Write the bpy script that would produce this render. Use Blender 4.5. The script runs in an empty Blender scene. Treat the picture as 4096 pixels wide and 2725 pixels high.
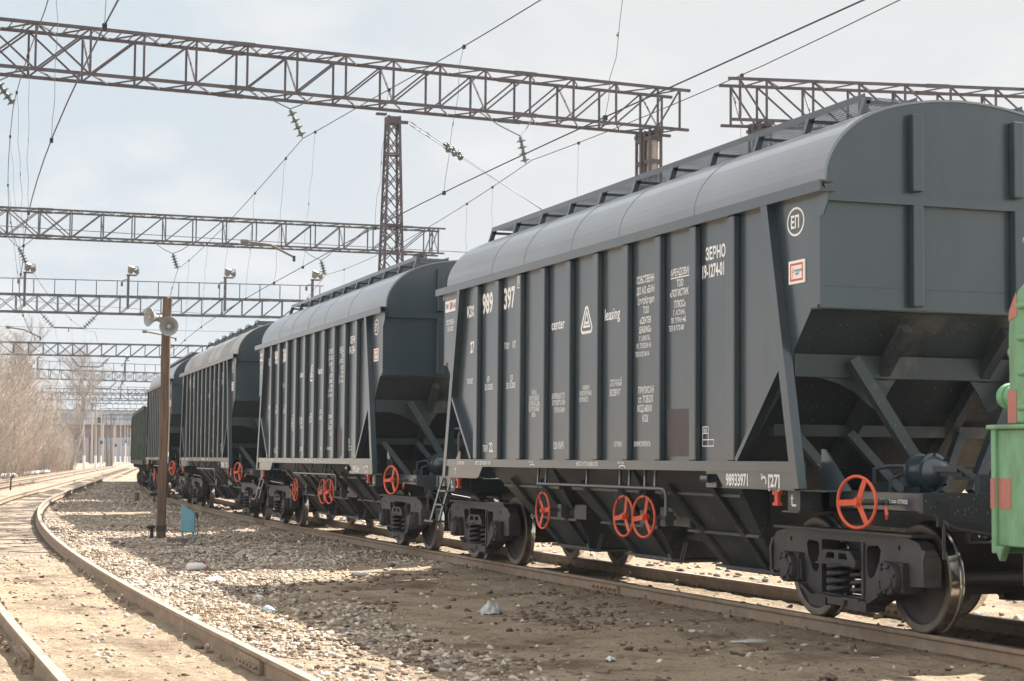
import bpy, bmesh, math, random
from mathutils import Vector, Matrix, geometry
R = math.radians
random.seed(7)
scene = bpy.context.scene
COL = scene.collection

# ------------------------------------------------------------------ camera
CAM = Vector((20.014, -9.5804, 1.4778))
YAW, PIT, ROL = 2.7992, 0.0657, 0.0080
fw = Vector((math.cos(PIT)*math.cos(YAW), math.cos(PIT)*math.sin(YAW), math.sin(PIT)))
rt = Vector((math.sin(YAW), -math.cos(YAW), 0))
up = rt.cross(fw)
r2 = rt*math.cos(ROL)+up*math.sin(ROL)
u2 = up*math.cos(ROL)-rt*math.sin(ROL)
cd = bpy.data.cameras.new('camera')
cam = bpy.data.objects.new('camera', cd); COL.objects.link(cam)
m = Matrix((r2, u2, -fw)).transposed().to_4x4(); m.translation = CAM
cam.matrix_world = m
cd.sensor_width = 36; cd.lens = 36*7272.2/4096
cd.clip_start = 0.1; cd.clip_end = 6000
cd.dof.use_dof = True; cd.dof.focus_distance = 25.0; cd.dof.aperture_fstop = 5.6
scene.camera = cam

# ------------------------------------------------------------------ light, sky, exposure
SUN_EL = R(44.4); SUN_H = Vector((-0.51, 0.86, 0)).normalized()
w = bpy.data.worlds.new('World'); scene.world = w; w.use_nodes = True
nt = w.node_tree; N = nt.nodes; L = nt.links; N.clear()
out = N.new('ShaderNodeOutputWorld'); bg = N.new('ShaderNodeBackground'); bg.inputs['Strength'].default_value = 0.1
sky = N.new('ShaderNodeTexSky'); sky.sky_type = 'NISHITA'; sky.sun_disc = False
sky.sun_elevation = SUN_EL; sky.sun_rotation = math.atan2(SUN_H.x, SUN_H.y); sky.air_density = 1.2; sky.dust_density = 2.5
tc = N.new('ShaderNodeTexCoord')
mp = N.new('ShaderNodeMapping'); mp.inputs['Scale'].default_value = (1.0, 1.0, 2.2)
L.new(tc.outputs['Generated'], mp.inputs['Vector'])
def ramp(nt, a, b, ca=(0,0,0,1), cb=(1,1,1,1)):
    r = nt.nodes.new('ShaderNodeValToRGB'); e = r.color_ramp.elements
    e[0].position = a; e[1].position = b; e[0].color = ca; e[1].color = cb
    return r
# thin veil that covers most of the sky and opens towards the upper left of the photo
n1 = N.new('ShaderNodeTexNoise'); n1.inputs['Scale'].default_value = 2.2; n1.inputs['Detail'].default_value = 5; n1.inputs['Roughness'].default_value = 0.55
L.new(mp.outputs[0], n1.inputs['Vector'])
dv = N.new('ShaderNodeVectorMath'); dv.operation = 'DOT_PRODUCT'
op = (fw - rt*0.27 + u2*0.17).normalized()
dv.inputs[1].default_value = op
L.new(tc.outputs['Generated'], dv.inputs[0])
opn = N.new('ShaderNodeMapRange'); opn.inputs[1].default_value = 0.955; opn.inputs[2].default_value = 0.998
opn.inputs[3].default_value = 0.0; opn.inputs[4].default_value = 0.55
L.new(dv.outputs['Value'], opn.inputs[0])
veil = ramp(nt, 0.05, 0.36); L.new(n1.outputs['Fac'], veil.inputs[0])
sub = N.new('ShaderNodeMath'); sub.operation = 'SUBTRACT'; sub.use_clamp = True
# the veil thins out towards the clear blue half of the sky, away from the sun
dv2 = N.new('ShaderNodeVectorMath'); dv2.operation = 'DOT_PRODUCT'; dv2.inputs[1].default_value = (fw*0.75+SUN_H*0.35+Vector((0,0,.25))).normalized()
L.new(tc.outputs['Generated'], dv2.inputs[0])
fd = N.new('ShaderNodeMapRange'); fd.inputs[1].default_value = -0.25; fd.inputs[2].default_value = 0.62; fd.inputs[3].default_value = 0.92; fd.inputs[4].default_value = 1.0
L.new(dv2.outputs['Value'], fd.inputs[0])
vm = N.new('ShaderNodeMath'); vm.operation = 'MULTIPLY'; L.new(veil.outputs[0], vm.inputs[0]); L.new(fd.outputs[0], vm.inputs[1])
L.new(vm.outputs[0], sub.inputs[0]); sub.inputs[1].default_value = 0.0
mx = N.new('ShaderNodeMix'); mx.data_type = 'RGBA'
L.new(sub.outputs[0], mx.inputs['Factor']); L.new(sky.outputs[0], mx.inputs[6])
bl = N.new('ShaderNodeMix'); bl.data_type = 'RGBA'; bl.inputs[6].default_value = (2.44, 2.47, 2.50, 1); bl.inputs[7].default_value = (1.80, 2.20, 2.52, 1)
n4 = N.new('ShaderNodeTexNoise'); n4.inputs['Scale'].default_value = 5.5; n4.inputs['Detail'].default_value = 5; L.new(mp.outputs[0], n4.inputs['Vector'])
r4 = ramp(nt, 0.58, 0.95); L.new(n4.outputs['Fac'], r4.inputs[0])
ad4 = N.new('ShaderNodeMath'); ad4.operation = 'ADD'; ad4.use_clamp = True; L.new(opn.outputs[0], ad4.inputs[0])
hf = N.new('ShaderNodeMath'); hf.operation = 'MULTIPLY'; hf.inputs[1].default_value = 0.22; L.new(r4.outputs[0], hf.inputs[0]); L.new(hf.outputs[0], ad4.inputs[1])
L.new(ad4.outputs[0], bl.inputs['Factor']); L.new(bl.outputs[2], mx.inputs[7])
# brighter cumulus puffs
n2 = N.new('ShaderNodeTexNoise'); n2.inputs['Scale'].default_value = 7.5; n2.inputs['Detail'].default_value = 9; n2.inputs['Roughness'].default_value = 0.52
n2.inputs['Distortion'].default_value = 0.25
L.new(mp.outputs[0], n2.inputs['Vector'])
puff = ramp(nt, 0.50, 0.66); L.new(n2.outputs['Fac'], puff.inputs[0])
pm = N.new('ShaderNodeMath'); pm.operation = 'MULTIPLY'; pm.inputs[1].default_value = 0.65
L.new(puff.outputs[0], pm.inputs[0])
mx2 = N.new('ShaderNodeMix'); mx2.data_type = 'RGBA'
L.new(pm.outputs[0], mx2.inputs['Factor']); L.new(mx.outputs[2], mx2.inputs[6])
mx2.inputs[7].default_value = (2.75, 2.76, 2.76, 1)
# sky outside the view is scaled brighter, added to raise the fill light
dv3 = N.new('ShaderNodeVectorMath'); dv3.operation = 'DOT_PRODUCT'; dv3.inputs[1].default_value = fw; L.new(tc.outputs['Generated'], dv3.inputs[0])
bk = N.new('ShaderNodeMapRange'); bk.inputs[1].default_value = 0.80; bk.inputs[2].default_value = 0.30; bk.inputs[3].default_value = 1.0; bk.inputs[4].default_value = 1.5; L.new(dv3.outputs['Value'], bk.inputs[0])
vs3 = N.new('ShaderNodeVectorMath'); vs3.operation = 'SCALE'; L.new(mx2.outputs[2], vs3.inputs[0]); L.new(bk.outputs[0], vs3.inputs['Scale'])
L.new(vs3.outputs[0], bg.inputs['Color']); L.new(bg.outputs[0], out.inputs['Surface'])

sl = bpy.data.lights.new('sun', 'SUN'); sl.energy = 4.6; sl.angle = R(0.5); sl.color = (1.0, 0.955, 0.89)
so = bpy.data.objects.new('sun', sl); COL.objects.link(so)
sdir = SUN_H*math.cos(SUN_EL) + Vector((0, 0, math.sin(SUN_EL)))
so.rotation_euler = sdir.to_track_quat('Z', 'Y').to_euler(); so.location = (0, 0, 60)
scene.view_settings.view_transform = 'Standard'; scene.view_settings.look = 'None'
scene.view_settings.exposure = 1.70; scene.view_settings.gamma = 1; scene.view_settings.use_curve_mapping = False

# ------------------------------------------------------------------ mesh helper
class MB:
    def __init__(s): s.v = []; s.f = []; s.m = []
    def add(s, vs, fs, mi=0):
        o = len(s.v); s.v += [tuple(v) for v in vs]
        for f in fs: s.f.append(tuple(i+o for i in f)); s.m.append(mi)
    def box(s, x0, x1, y0, y1, z0, z1, mi=0):
        s.add([(x0,y0,z0),(x1,y0,z0),(x1,y1,z0),(x0,y1,z0),(x0,y0,z1),(x1,y0,z1),(x1,y1,z1),(x0,y1,z1)],
              [(0,3,2,1),(4,5,6,7),(0,1,5,4),(1,2,6,5),(2,3,7,6),(3,0,4,7)], mi)
    def beam(s, p, q, wd, h, ref=(0,0,1), mi=0):
        p = Vector(p); q = Vector(q); d = (q-p).normalized(); ref = Vector(ref)
        a = d.cross(ref)
        if a.length < 1e-4: a = d.cross(Vector((1,0,0)))
        a.normalize(); b = a.cross(d).normalized(); a = a*wd/2; b = b*h/2
        s.add([p-a-b,p+a-b,p+a+b,p-a+b,q-a-b,q+a-b,q+a+b,q-a+b],
              [(0,1,2,3),(7,6,5,4),(0,4,5,1),(1,5,6,2),(2,6,7,3),(3,7,4,0)], mi)
    def tube(s, pts, r, n=8, mi=0, closed=False, cap=True):
        pts = [Vector(p) for p in pts]; k = len(pts)
        rs = r if isinstance(r, (list, tuple)) else [r]*k
        rings = []; prev = None
        for i, p in enumerate(pts):
            if closed: t = pts[(i+1) % k]-pts[i-1]
            else: t = pts[min(i+1,k-1)]-pts[max(i-1,0)]
            t.normalize()
            if prev is None:
                a = t.cross(Vector((0,0,1)))
                if a.length < 1e-3: a = t.cross(Vector((1,0,0)))
            else: a = prev-t*prev.dot(t)
            a.normalize(); prev = a; b = t.cross(a)
            rings.append([p+(a*math.cos(2*math.pi*j/n)+b*math.sin(2*math.pi*j/n))*rs[i] for j in range(n)])
        vs = [v for g in rings for v in g]; fs = []
        for i in range(k if closed else k-1):
            i2 = (i+1) % k
            for j in range(n):
                j2 = (j+1) % n
                fs.append((i*n+j, i*n+j2, i2*n+j2, i2*n+j))
        if not closed and cap:
            fs.append(tuple(range(n-1,-1,-1))); fs.append(tuple((k-1)*n+j for j in range(n)))
        s.add(vs, fs, mi)
    def lathe(s, prof, o, ax, n=24, mi=0):
        # prof: (distance along ax, radius[, material]) ; closed at both ends when the radius is 0
        o = Vector(o); ax = Vector(ax).normalized()
        a = ax.cross(Vector((0,0,1)))
        if a.length < 1e-3: a = Vector((1,0,0))
        a.normalize(); b = ax.cross(a)
        vs = []; base = len(s.v)
        for p in prof:
            for j in range(n):
                t = 2*math.pi*j/n
                vs.append(o+ax*p[0]+(a*math.cos(t)+b*math.sin(t))*p[1])
        s.v += [tuple(v) for v in vs]
        for i in range(len(prof)-1):
            mm = prof[i+1][2] if len(prof[i+1]) > 2 else mi
            for j in range(n):
                j2 = (j+1) % n
                s.f.append((base+i*n+j, base+i*n+j2, base+(i+1)*n+j2, base+(i+1)*n+j)); s.m.append(mm)
    def prism(s, poly, fn, t0, t1, holes=(), mi=0):
        # poly in 2D (u,v); fn(u,v,t) -> 3D ; extruded from t0 to t1
        loops = [list(poly)]+[list(h) for h in holes]
        flat = [p for l in loops for p in l]
        tris = geometry.tessellate_polygon([[Vector((p[0],p[1],0)) for p in l] for l in loops])
        n = len(flat)
        vs = [fn(p[0],p[1],t0) for p in flat]+[fn(p[0],p[1],t1) for p in flat]
        fs = []
        for t in tris:
            fs.append((t[0],t[1],t[2])); fs.append((t[2]+n,t[1]+n,t[0]+n))
        k = 0
        for l in loops:
            m_ = len(l)
            for i in range(m_):
                a_, b_ = k+i, k+(i+1) % m_
                fs.append((a_,b_,b_+n,a_+n))
            k += m_
        s.add(vs, fs, mi)
    def quad(s, a, b, c, d, mi=0): s.add([a,b,c,d], [(0,1,2,3)], mi)
    def plate(s, a, b, c, d, t, mi=0):
        # sheet a-b-c-d with thickness t along its normal
        a,b,c,d = map(Vector,(a,b,c,d)); n = (b-a).cross(d-a).normalized()*t
        s.add([a,b,c,d,a+n,b+n,c+n,d+n],[(3,2,1,0),(4,5,6,7),(0,1,5,4),(1,2,6,5),(2,3,7,6),(3,0,4,7)], mi)
    def mirror_y(s):
        o = len(s.v); s.v += [(x,-y,z) for x,y,z in s.v[:o]]
        k = len(s.f)
        for i in range(k): s.f.append(tuple(j+o for j in reversed(s.f[i]))); s.m.append(s.m[i])
        return s
    def build(s, name, mat, parent=None, smooth=None, label=None, fix=True):
        me = bpy.data.meshes.new(name); me.from_pydata(s.v, [], s.f)
        mats = mat if isinstance(mat, (list, tuple)) else [mat]
        for q in mats: me.materials.append(q)
        if len(mats) > 1: me.polygons.foreach_set('material_index', s.m)
        if fix and len(s.f) < 60000:
            b = bmesh.new(); b.from_mesh(me); bmesh.ops.recalc_face_normals(b, faces=b.faces); b.to_mesh(me); b.free()
        if smooth is not None:
            me.polygons.foreach_set('use_smooth', [True]*len(me.polygons))
            if smooth < 179: me.set_sharp_from_angle(angle=R(smooth))
        o = bpy.data.objects.new(name, me); COL.objects.link(o)
        if parent: o.parent = parent
        if label: o['label'] = label
        return o

def tag(o, label, cat, group=None):
    o['label'] = label; o['category'] = cat
    if group: o['group'] = group
    return o
def thing(name, label, cat, loc=(0,0,0), rz=0, group=None):
    o = bpy.data.objects.new(name, None); COL.objects.link(o); o.empty_display_size = 0.3
    o.location = loc; o.rotation_euler = (0,0,rz)
    return tag(o, label, cat, group)
def structure(o): o['kind'] = 'structure'; return o
def stuff(o): o['kind'] = 'stuff'; return o
def dup(o, parent=None, skip=()):
    c = o.copy(); COL.objects.link(c)
    if parent: c.parent = parent
    for ch in list(o.children):
        if ch.name.split('.')[0] in skip: continue
        dup(ch, c, skip)
    return c

# ------------------------------------------------------------------ materials
def mat(name, c, rough=0.6, metal=0.0, var=0.12, scale=3.0, c2=None, thr=(0.45,0.65), bump=0.0, bscale=40.0, spec=0.5, stretch=None, island=0.0, detail=6, coat=0.0):
    m = bpy.data.materials.new(name); m.use_nodes = True
    nt = m.node_tree; N = nt.nodes; L = nt.links
    b = N['Principled BSDF']; b.inputs['Roughness'].default_value = rough; b.inputs['Metallic'].default_value = metal
    b.inputs['Specular IOR Level'].default_value = spec; b.inputs['Coat Weight'].default_value = coat; b.inputs['Coat Roughness'].default_value = 0.16
    tc = N.new('ShaderNodeTexCoord'); src = tc.outputs['Object']
    if stretch:
        mp = N.new('ShaderNodeMapping'); mp.inputs['Scale'].default_value = stretch; L.new(src, mp.inputs['Vector']); src = mp.outputs[0]
    n = N.new('ShaderNodeTexNoise'); n.inputs['Scale'].default_value = scale; n.inputs['Detail'].default_value = detail; n.inputs['Roughness'].default_value = 0.62
    L.new(src, n.inputs['Vector'])
    lo = tuple(max(0, x*(1-var)) for x in c)+(1,); hi = tuple(x*(1+var) for x in c)+(1,)
    r = ramp(nt, 0.3, 0.7, lo, hi); L.new(n.outputs['Fac'], r.inputs[0]); colr = r.outputs[0]
    if c2:
        n3 = N.new('ShaderNodeTexNoise'); n3.inputs['Scale'].default_value = scale*0.6; n3.inputs['Detail'].default_value = 8; n3.inputs['Roughness'].default_value = 0.7
        L.new(src, n3.inputs['Vector'])
        r3 = ramp(nt, thr[0], thr[1]); L.new(n3.outputs['Fac'], r3.inputs[0])
        mx = N.new('ShaderNodeMix'); mx.data_type = 'RGBA'; L.new(r3.outputs[0], mx.inputs['Factor']); L.new(colr, mx.inputs[6]); mx.inputs[7].default_value = tuple(c2)+(1,)
        colr = mx.outputs[2]
    if island:
        g = N.new('ShaderNodeNewGeometry'); hs = N.new('ShaderNodeHueSaturation')
        mr = N.new('ShaderNodeMapRange'); mr.inputs[3].default_value = 1-island; mr.inputs[4].default_value = 1+island
        L.new(g.outputs['Random Per Island'], mr.inputs[0]); L.new(mr.outputs[0], hs.inputs['Value']); L.new(colr, hs.inputs['Color']); colr = hs.outputs[0]
    L.new(colr, b.inputs['Base Color'])
    if bump:
        nb = N.new('ShaderNodeTexNoise'); nb.inputs['Scale'].default_value = bscale; nb.inputs['Detail'].default_value = 4
        L.new(src, nb.inputs['Vector'])
        bp = N.new('ShaderNodeBump'); bp.inputs['Strength'].default_value = bump; bp.inputs['Distance'].default_value = 0.02
        L.new(nb.outputs['Fac'], bp.inputs['Height']); L.new(bp.outputs[0], b.inputs['Normal'])
    return m

def speck_paint(name, c, rough=0.45, speck=(0.42,0.36,0.28), amount=0.035, dust=(0.25,0.21,0.16), dthr=(0.55,0.9)):
    # factory paint with thrown mud specks and a light dust film
    m = mat(name, c, rough, var=0.10, scale=1.3, c2=dust, thr=dthr, bump=0.05, bscale=3)
    nt = m.node_tree; N = nt.nodes; L = nt.links; b = N['Principled BSDF']
    prev = b.inputs['Base Color'].links[0].from_socket
    tc = N.new('ShaderNodeTexCoord'); v = N.new('ShaderNodeTexVoronoi'); v.inputs['Scale'].default_value = 26
    v.inputs['Randomness'].default_value = 1
    L.new(tc.outputs['Object'], v.inputs['Vector'])
    n = N.new('ShaderNodeTexNoise'); n.inputs['Scale'].default_value = 2.0; L.new(tc.outputs['Object'], n.inputs['Vector'])
    mm = N.new('ShaderNodeMath'); mm.operation = 'MULTIPLY'; L.new(n.outputs['Fac'], mm.inputs[0]); mm.inputs[1].default_value = amount*9
    lt = N.new('ShaderNodeMath'); lt.operation = 'LESS_THAN'; L.new(v.outputs['Distance'], lt.inputs[0]); L.new(mm.outputs[0], lt.inputs[1])
    sx = N.new('ShaderNodeSeparateColor'); L.new(v.outputs['Color'], sx.inputs[0])
    gt = N.new('ShaderNodeMath'); gt.operation = 'GREATER_THAN'; L.new(sx.outputs[0], gt.inputs[0]); gt.inputs[1].default_value = 0.72
    mu = N.new('ShaderNodeMath'); mu.operation = 'MULTIPLY'; L.new(lt.outputs[0], mu.inputs[0]); L.new(gt.outputs[0], mu.inputs[1])
    mu2 = N.new('ShaderNodeMath'); mu2.operation = 'MULTIPLY'; L.new(mu.outputs[0], mu2.inputs[0]); mu2.inputs[1].default_value = 0.6
    mx = N.new('ShaderNodeMix'); mx.data_type = 'RGBA'; L.new(mu2.outputs[0], mx.inputs['Factor']); L.new(prev, mx.inputs[6]); mx.inputs[7].default_value = tuple(speck)+(1,)
    L.new(mx.outputs[2], b.inputs['Base Color'])
    return m

M = dict(
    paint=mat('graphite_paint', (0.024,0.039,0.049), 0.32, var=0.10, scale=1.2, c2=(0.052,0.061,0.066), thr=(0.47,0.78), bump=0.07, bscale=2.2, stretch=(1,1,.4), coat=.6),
    roof=mat('sheen_lightened_roof', (0.185,0.203,0.225), 0.30, var=0.08, scale=0.9, c2=(0.23,0.24,0.25), thr=(0.45,0.8), bump=0.05, bscale=1.5, coat=.4),  # lighter copy of the wagon paint, bright sky sheen put into the colour
    roof_dusty=mat('dusty_roof_paint', (0.20,0.205,0.215), 0.5, var=0.2, scale=1.4, c2=(0.42,0.41,0.39), thr=(0.38,0.62), stretch=(1,1,0.35)),
    under=speck_paint('dusty_underframe_paint', (0.034,0.043,0.048), 0.42),
    cast=speck_paint('bogie_casting', (0.028,0.027,0.029), 0.5, speck=(0.2,0.18,0.16), amount=0.02, dust=(0.085,0.077,0.071), dthr=(0.48,0.8)),
    wheel=mat('wheel_steel', (0.060,0.055,0.053), 0.6, 0.2, var=0.25, scale=6, c2=(0.10,0.075,0.055), thr=(0.5,0.75)),
    tread=mat('polished_tread', (0.62,0.60,0.57), 0.16, 1.0, var=0.1, scale=8),
    rim=mat('worn_rim', (0.16,0.13,0.11), 0.5, 0.6, var=0.25, scale=9),
    red=mat('red_orange_paint', (0.62,0.085,0.032), 0.45, var=0.12, scale=5, c2=(0.24,0.07,0.05), thr=(0.60,0.74)),
    white=mat('stencil_white', (0.84,0.84,0.83), 0.6, var=0.06, scale=20),
    blue=mat('sign_blue', (0.05,0.12,0.35), 0.5), signred=mat('sign_red', (0.62,0.10,0.04), 0.5), black=mat('black_ink', (0.03,0.03,0.03), 0.5),
    brown=mat('primer_brown', (0.072,0.060,0.064), 0.55, var=0.1, scale=3),
    rust=mat('rusty_truss', (0.074,0.065,0.074), 0.7, var=0.35, scale=2.0, c2=(0.115,0.072,0.064), thr=(0.55,0.75)),
    oldsteel=mat('weathered_truss', (0.066,0.068,0.072), 0.75, var=0.3, scale=1.5),
    concrete=mat('post_concrete', (0.32,0.285,0.25), 0.85, var=0.15, scale=3, bump=0.2, bscale=20),
    whitewash=mat('whitewash', (0.75,0.75,0.73), 0.8, var=0.08, scale=3),
    wire=mat('copper_wire', (0.035,0.04,0.06), 0.5, 0.6, var=0.1),
    thinwire=mat('thin_steel_wire', (0.10,0.12,0.14), 0.5, 0.4, var=0.1),
    glassins=mat('glass_insulator', (0.065,0.115,0.105), 0.15, var=0.15, scale=9), inscap=mat('insulator_cap', (0.15,0.15,0.145), 0.55, 0.3),
    rail=mat('rail_side', (0.28,0.215,0.155), 0.8, var=0.3, scale=5, c2=(0.30,0.20,0.12), thr=(0.45,0.7), bump=0.15, bscale=60),
    railtop=mat('rail_head', (0.46,0.40,0.34), 0.36, 0.45, var=0.18, scale=6, c2=(0.36,0.25,0.16), thr=(0.52,0.7)),
    railtop_dull=mat('rail_head_dull', (0.20,0.165,0.14), 0.5, 0.5, var=0.25, scale=6, c2=(0.22,0.12,0.07), thr=(0.5,0.7)),
    sleeper=mat('old_timber_sleeper', (0.17,0.135,0.105), 0.9, var=0.35, scale=2.0, stretch=(6,1,6), bump=0.3, bscale=12),
    wood=mat('creosoted_pole', (0.150,0.097,0.062), 0.85, var=0.35, scale=3.0, stretch=(14,14,0.5), c2=(0.06,0.038,0.026), thr=(0.45,0.72), bump=0.4, bscale=14),
    arm=mat('weathered_tube', (0.15,0.135,0.10), 0.7), spk=mat('speaker_enamel', (0.30,0.30,0.29), 0.4, var=0.06), spk_in=mat('speaker_throat', (0.2,0.19,0.18), 0.6),
    lightblue=mat('faded_blue_paint', (0.15,0.35,0.42), 0.55, var=0.10, scale=5, c2=(0.2,0.24,0.22), thr=(0.62,0.8), bump=0.1, bscale=30),
    loco=mat('loco_green', (0.17,0.36,0.20), 0.55, var=0.18, scale=2.5, stretch=(1.6,1.6,.45), c2=(0.11,0.17,0.09), thr=(0.50,0.74), bump=0.08, bscale=5),
    loco_red=mat('faded_red_stripe', (0.42,0.155,0.125), 0.55, var=0.15, scale=5),
    gondola=mat('old_green_wagon', (0.038,0.052,0.038), 0.7, var=0.35, scale=1.4, c2=(0.11,0.07,0.045), thr=(0.52,0.72)),
    gondola_rib=mat('lighter_green_rib', (0.075,0.115,0.08), 0.6, var=0.3, scale=2.0, c2=(0.06,0.05,0.04), thr=(0.5,0.7)),  # ribs a lighter green than the body sheets
    gondola_b=mat('brown_green_wagon', (0.085,0.082,0.045), 0.75, var=0.35, scale=1.4, c2=(0.10,0.06,0.04), thr=(0.5,0.72)),
    gondola_end=mat('dark_brown_wagon_end', (0.05,0.032,0.027), 0.75, var=0.3, scale=2),
    bark=mat('bare_bark', (0.29,0.25,0.215), 0.9, var=0.25, scale=1.5, island=0.15),
    twig=mat('dry_twig', (0.38,0.325,0.27), 0.9, var=0.15, scale=0.8, island=0.4),
    twigred=mat('reddish_twig', (0.38,0.30,0.245), 0.9, var=0.15, scale=0.8, island=0.35),
    grass=mat('dry_grass', (0.42,0.33,0.2), 0.9, island=0.35),
    plastic=mat('white_plastic', (0.68,0.67,0.65), 0.35, var=0.05), bluepl=mat('pale_blue_plastic', (0.4,0.62,0.72), 0.4),
    bridge=mat('rust_bridge_girder', (0.10,0.055,0.042), 0.85, var=0.35, scale=0.25, c2=(0.16,0.09,0.055), thr=(0.5,0.7)),
    pale=mat('pale_plaster', (0.31,0.31,0.315), 0.9, var=0.08, scale=0.4), glass=mat('far_window', (0.13,0.2,0.27), 0.15, var=0.2, scale=0.3),
    darkrubber=mat('black_rubber', (0.025,0.025,0.027), 0.6), lamp=mat('lamp_glass', (0.6,0.62,0.6), 0.15), brickc=mat('far_brick', (0.25,0.215,0.21), 0.9, var=0.15, scale=0.5),
)

# ------------------------------------------------------------------ tracks in plan
SL = 0.155
def curve(x, x0, Rr):
    if x >= x0: return 0.0, 0.0
    xe = x0-Rr*SL
    if x >= xe: return (x0-x)**2/(2*Rr), (x0-x)/Rr
    return (Rr*SL)*SL/2+(xe-x)*SL, SL
def y_train(x): return curve(x, -2.0, 530.0)[0]
def y_siding(x): return -7.475+curve(x, 4.9, 386.0)[0]
def y_left(x): return -11.75+curve(x, 4.9, 382.0)[0]
def y_right(x): return 4.85+curve(x, -2.0, 530.0)[0]
def slope_train(x): return curve(x, -2.0, 530.0)[1]
# ------------------------------------------------------------------ ground
import numpy as np
rng = np.random.default_rng(11)
_tab = rng.random((256, 256))
def vnoise(x, y):
    xi = np.floor(x).astype(int); yi = np.floor(y).astype(int); fx = x-xi; fy = y-yi
    fx = fx*fx*(3-2*fx); fy = fy*fy*(3-2*fy)
    g = lambda a, b: _tab[a % 256, b % 256]
    return (g(xi,yi)*(1-fx)+g(xi+1,yi)*fx)*(1-fy)+(g(xi,yi+1)*(1-fx)+g(xi+1,yi+1)*fx)*fy
def fbm(x, y, o=4):
    s = 0; a = 0.5
    for i in range(o): s = s+a*(vnoise(x*2**i+17*i, y*2**i+5*i)-0.5); a *= 0.5
    return s
vt = np.vectorize(y_train); vs_ = np.vectorize(y_siding); vl_ = np.vectorize(y_left); vr_ = np.vectorize(y_right)
def gz(x, y):
    x = np.asarray(x, float); y = np.asarray(y, float)
    z = -0.185+0.10*fbm(x*0.45, y*0.45)+0.07*fbm(x*2.3+40, y*2.3)
    dt = np.abs(y-vt(x)); ds = np.abs(y-vs_(x)); dl = np.abs(y-vl_(x)); dr = np.abs(y-vr_(x))
    # soil lies lower inside and right beside the rails
    for d, lim in ((dt, -0.135), (ds, -0.145), (dl, -0.15), (dr, -0.14)):
        zone = np.clip((1.35-d)/0.35, 0, 1)
        tgt = np.where(d < 0.62, lim-0.035, lim)+0.035*fbm(x*1.7, y*1.7+9)+0.03*fbm(x*6, y*6)
        z = z*(1-zone)+np.minimum(z*0.25+tgt*0.75, lim+0.02)*zone
    deep = np.clip((-9-x)/6, 0, 1)*np.clip((1.25-ds)/0.2, 0, 1)       # the siding's sleepers lie bare further off
    z = z*(1-deep)+(-0.200+0.085*fbm(x*1.3, y*1.3)+0.05*fbm(x*5, y*5))*deep
    deep = np.clip((-40-x)/20, 0, 1)*np.clip((1.25-dl)/0.2, 0, 1)
    z = z*(1-deep)+(-0.22)*deep
    return z
def axis(fine0, fine1, st, far0, far1, gr):
    a = list(np.arange(fine0, fine1, st)); d = st; v = a[-1]
    while v < far1: d *= gr; v += d; a.append(v)
    d = st; v = a[0]; b = []
    while v > far0: d *= gr; v -= d; b.append(v)
    return np.array(b[::-1]+a)
gx = axis(-38, 11, 0.11, -2500, 2500, 1.07); gy = axis(-12, 6, 0.11, -2500, 2500, 1.12)
X, Y = np.meshgrid(gx, gy, indexing='ij'); Z = gz(X, Y)
far = np.clip((np.hypot(X+10, Y)-80)/80, 0, 1); Z = Z*(1-far)-0.2*far
nx, ny = len(gx), len(gy)
I = np.arange(nx*ny).reshape(nx, ny)
F = np.stack([I[:-1,:-1], I[1:,:-1], I[1:,1:], I[:-1,1:]], -1).reshape(-1, 4)
me = bpy.data.meshes.new('ground')
me.vertices.add(nx*ny); me.vertices.foreach_set('co', np.stack([X,Y,Z],-1).astype(np.float32).ravel())
me.loops.add(F.size); me.loops.foreach_set('vertex_index', F.astype(np.int32).ravel())
me.polygons.add(len(F)); me.polygons.foreach_set('loop_start', np.arange(0, F.size, 4, dtype=np.int32)); me.polygons.foreach_set('loop_total', np.full(len(F), 4, np.int32))
me.update(calc_edges=True); me.polygons.foreach_set('use_smooth', [True]*len(F))
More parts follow.
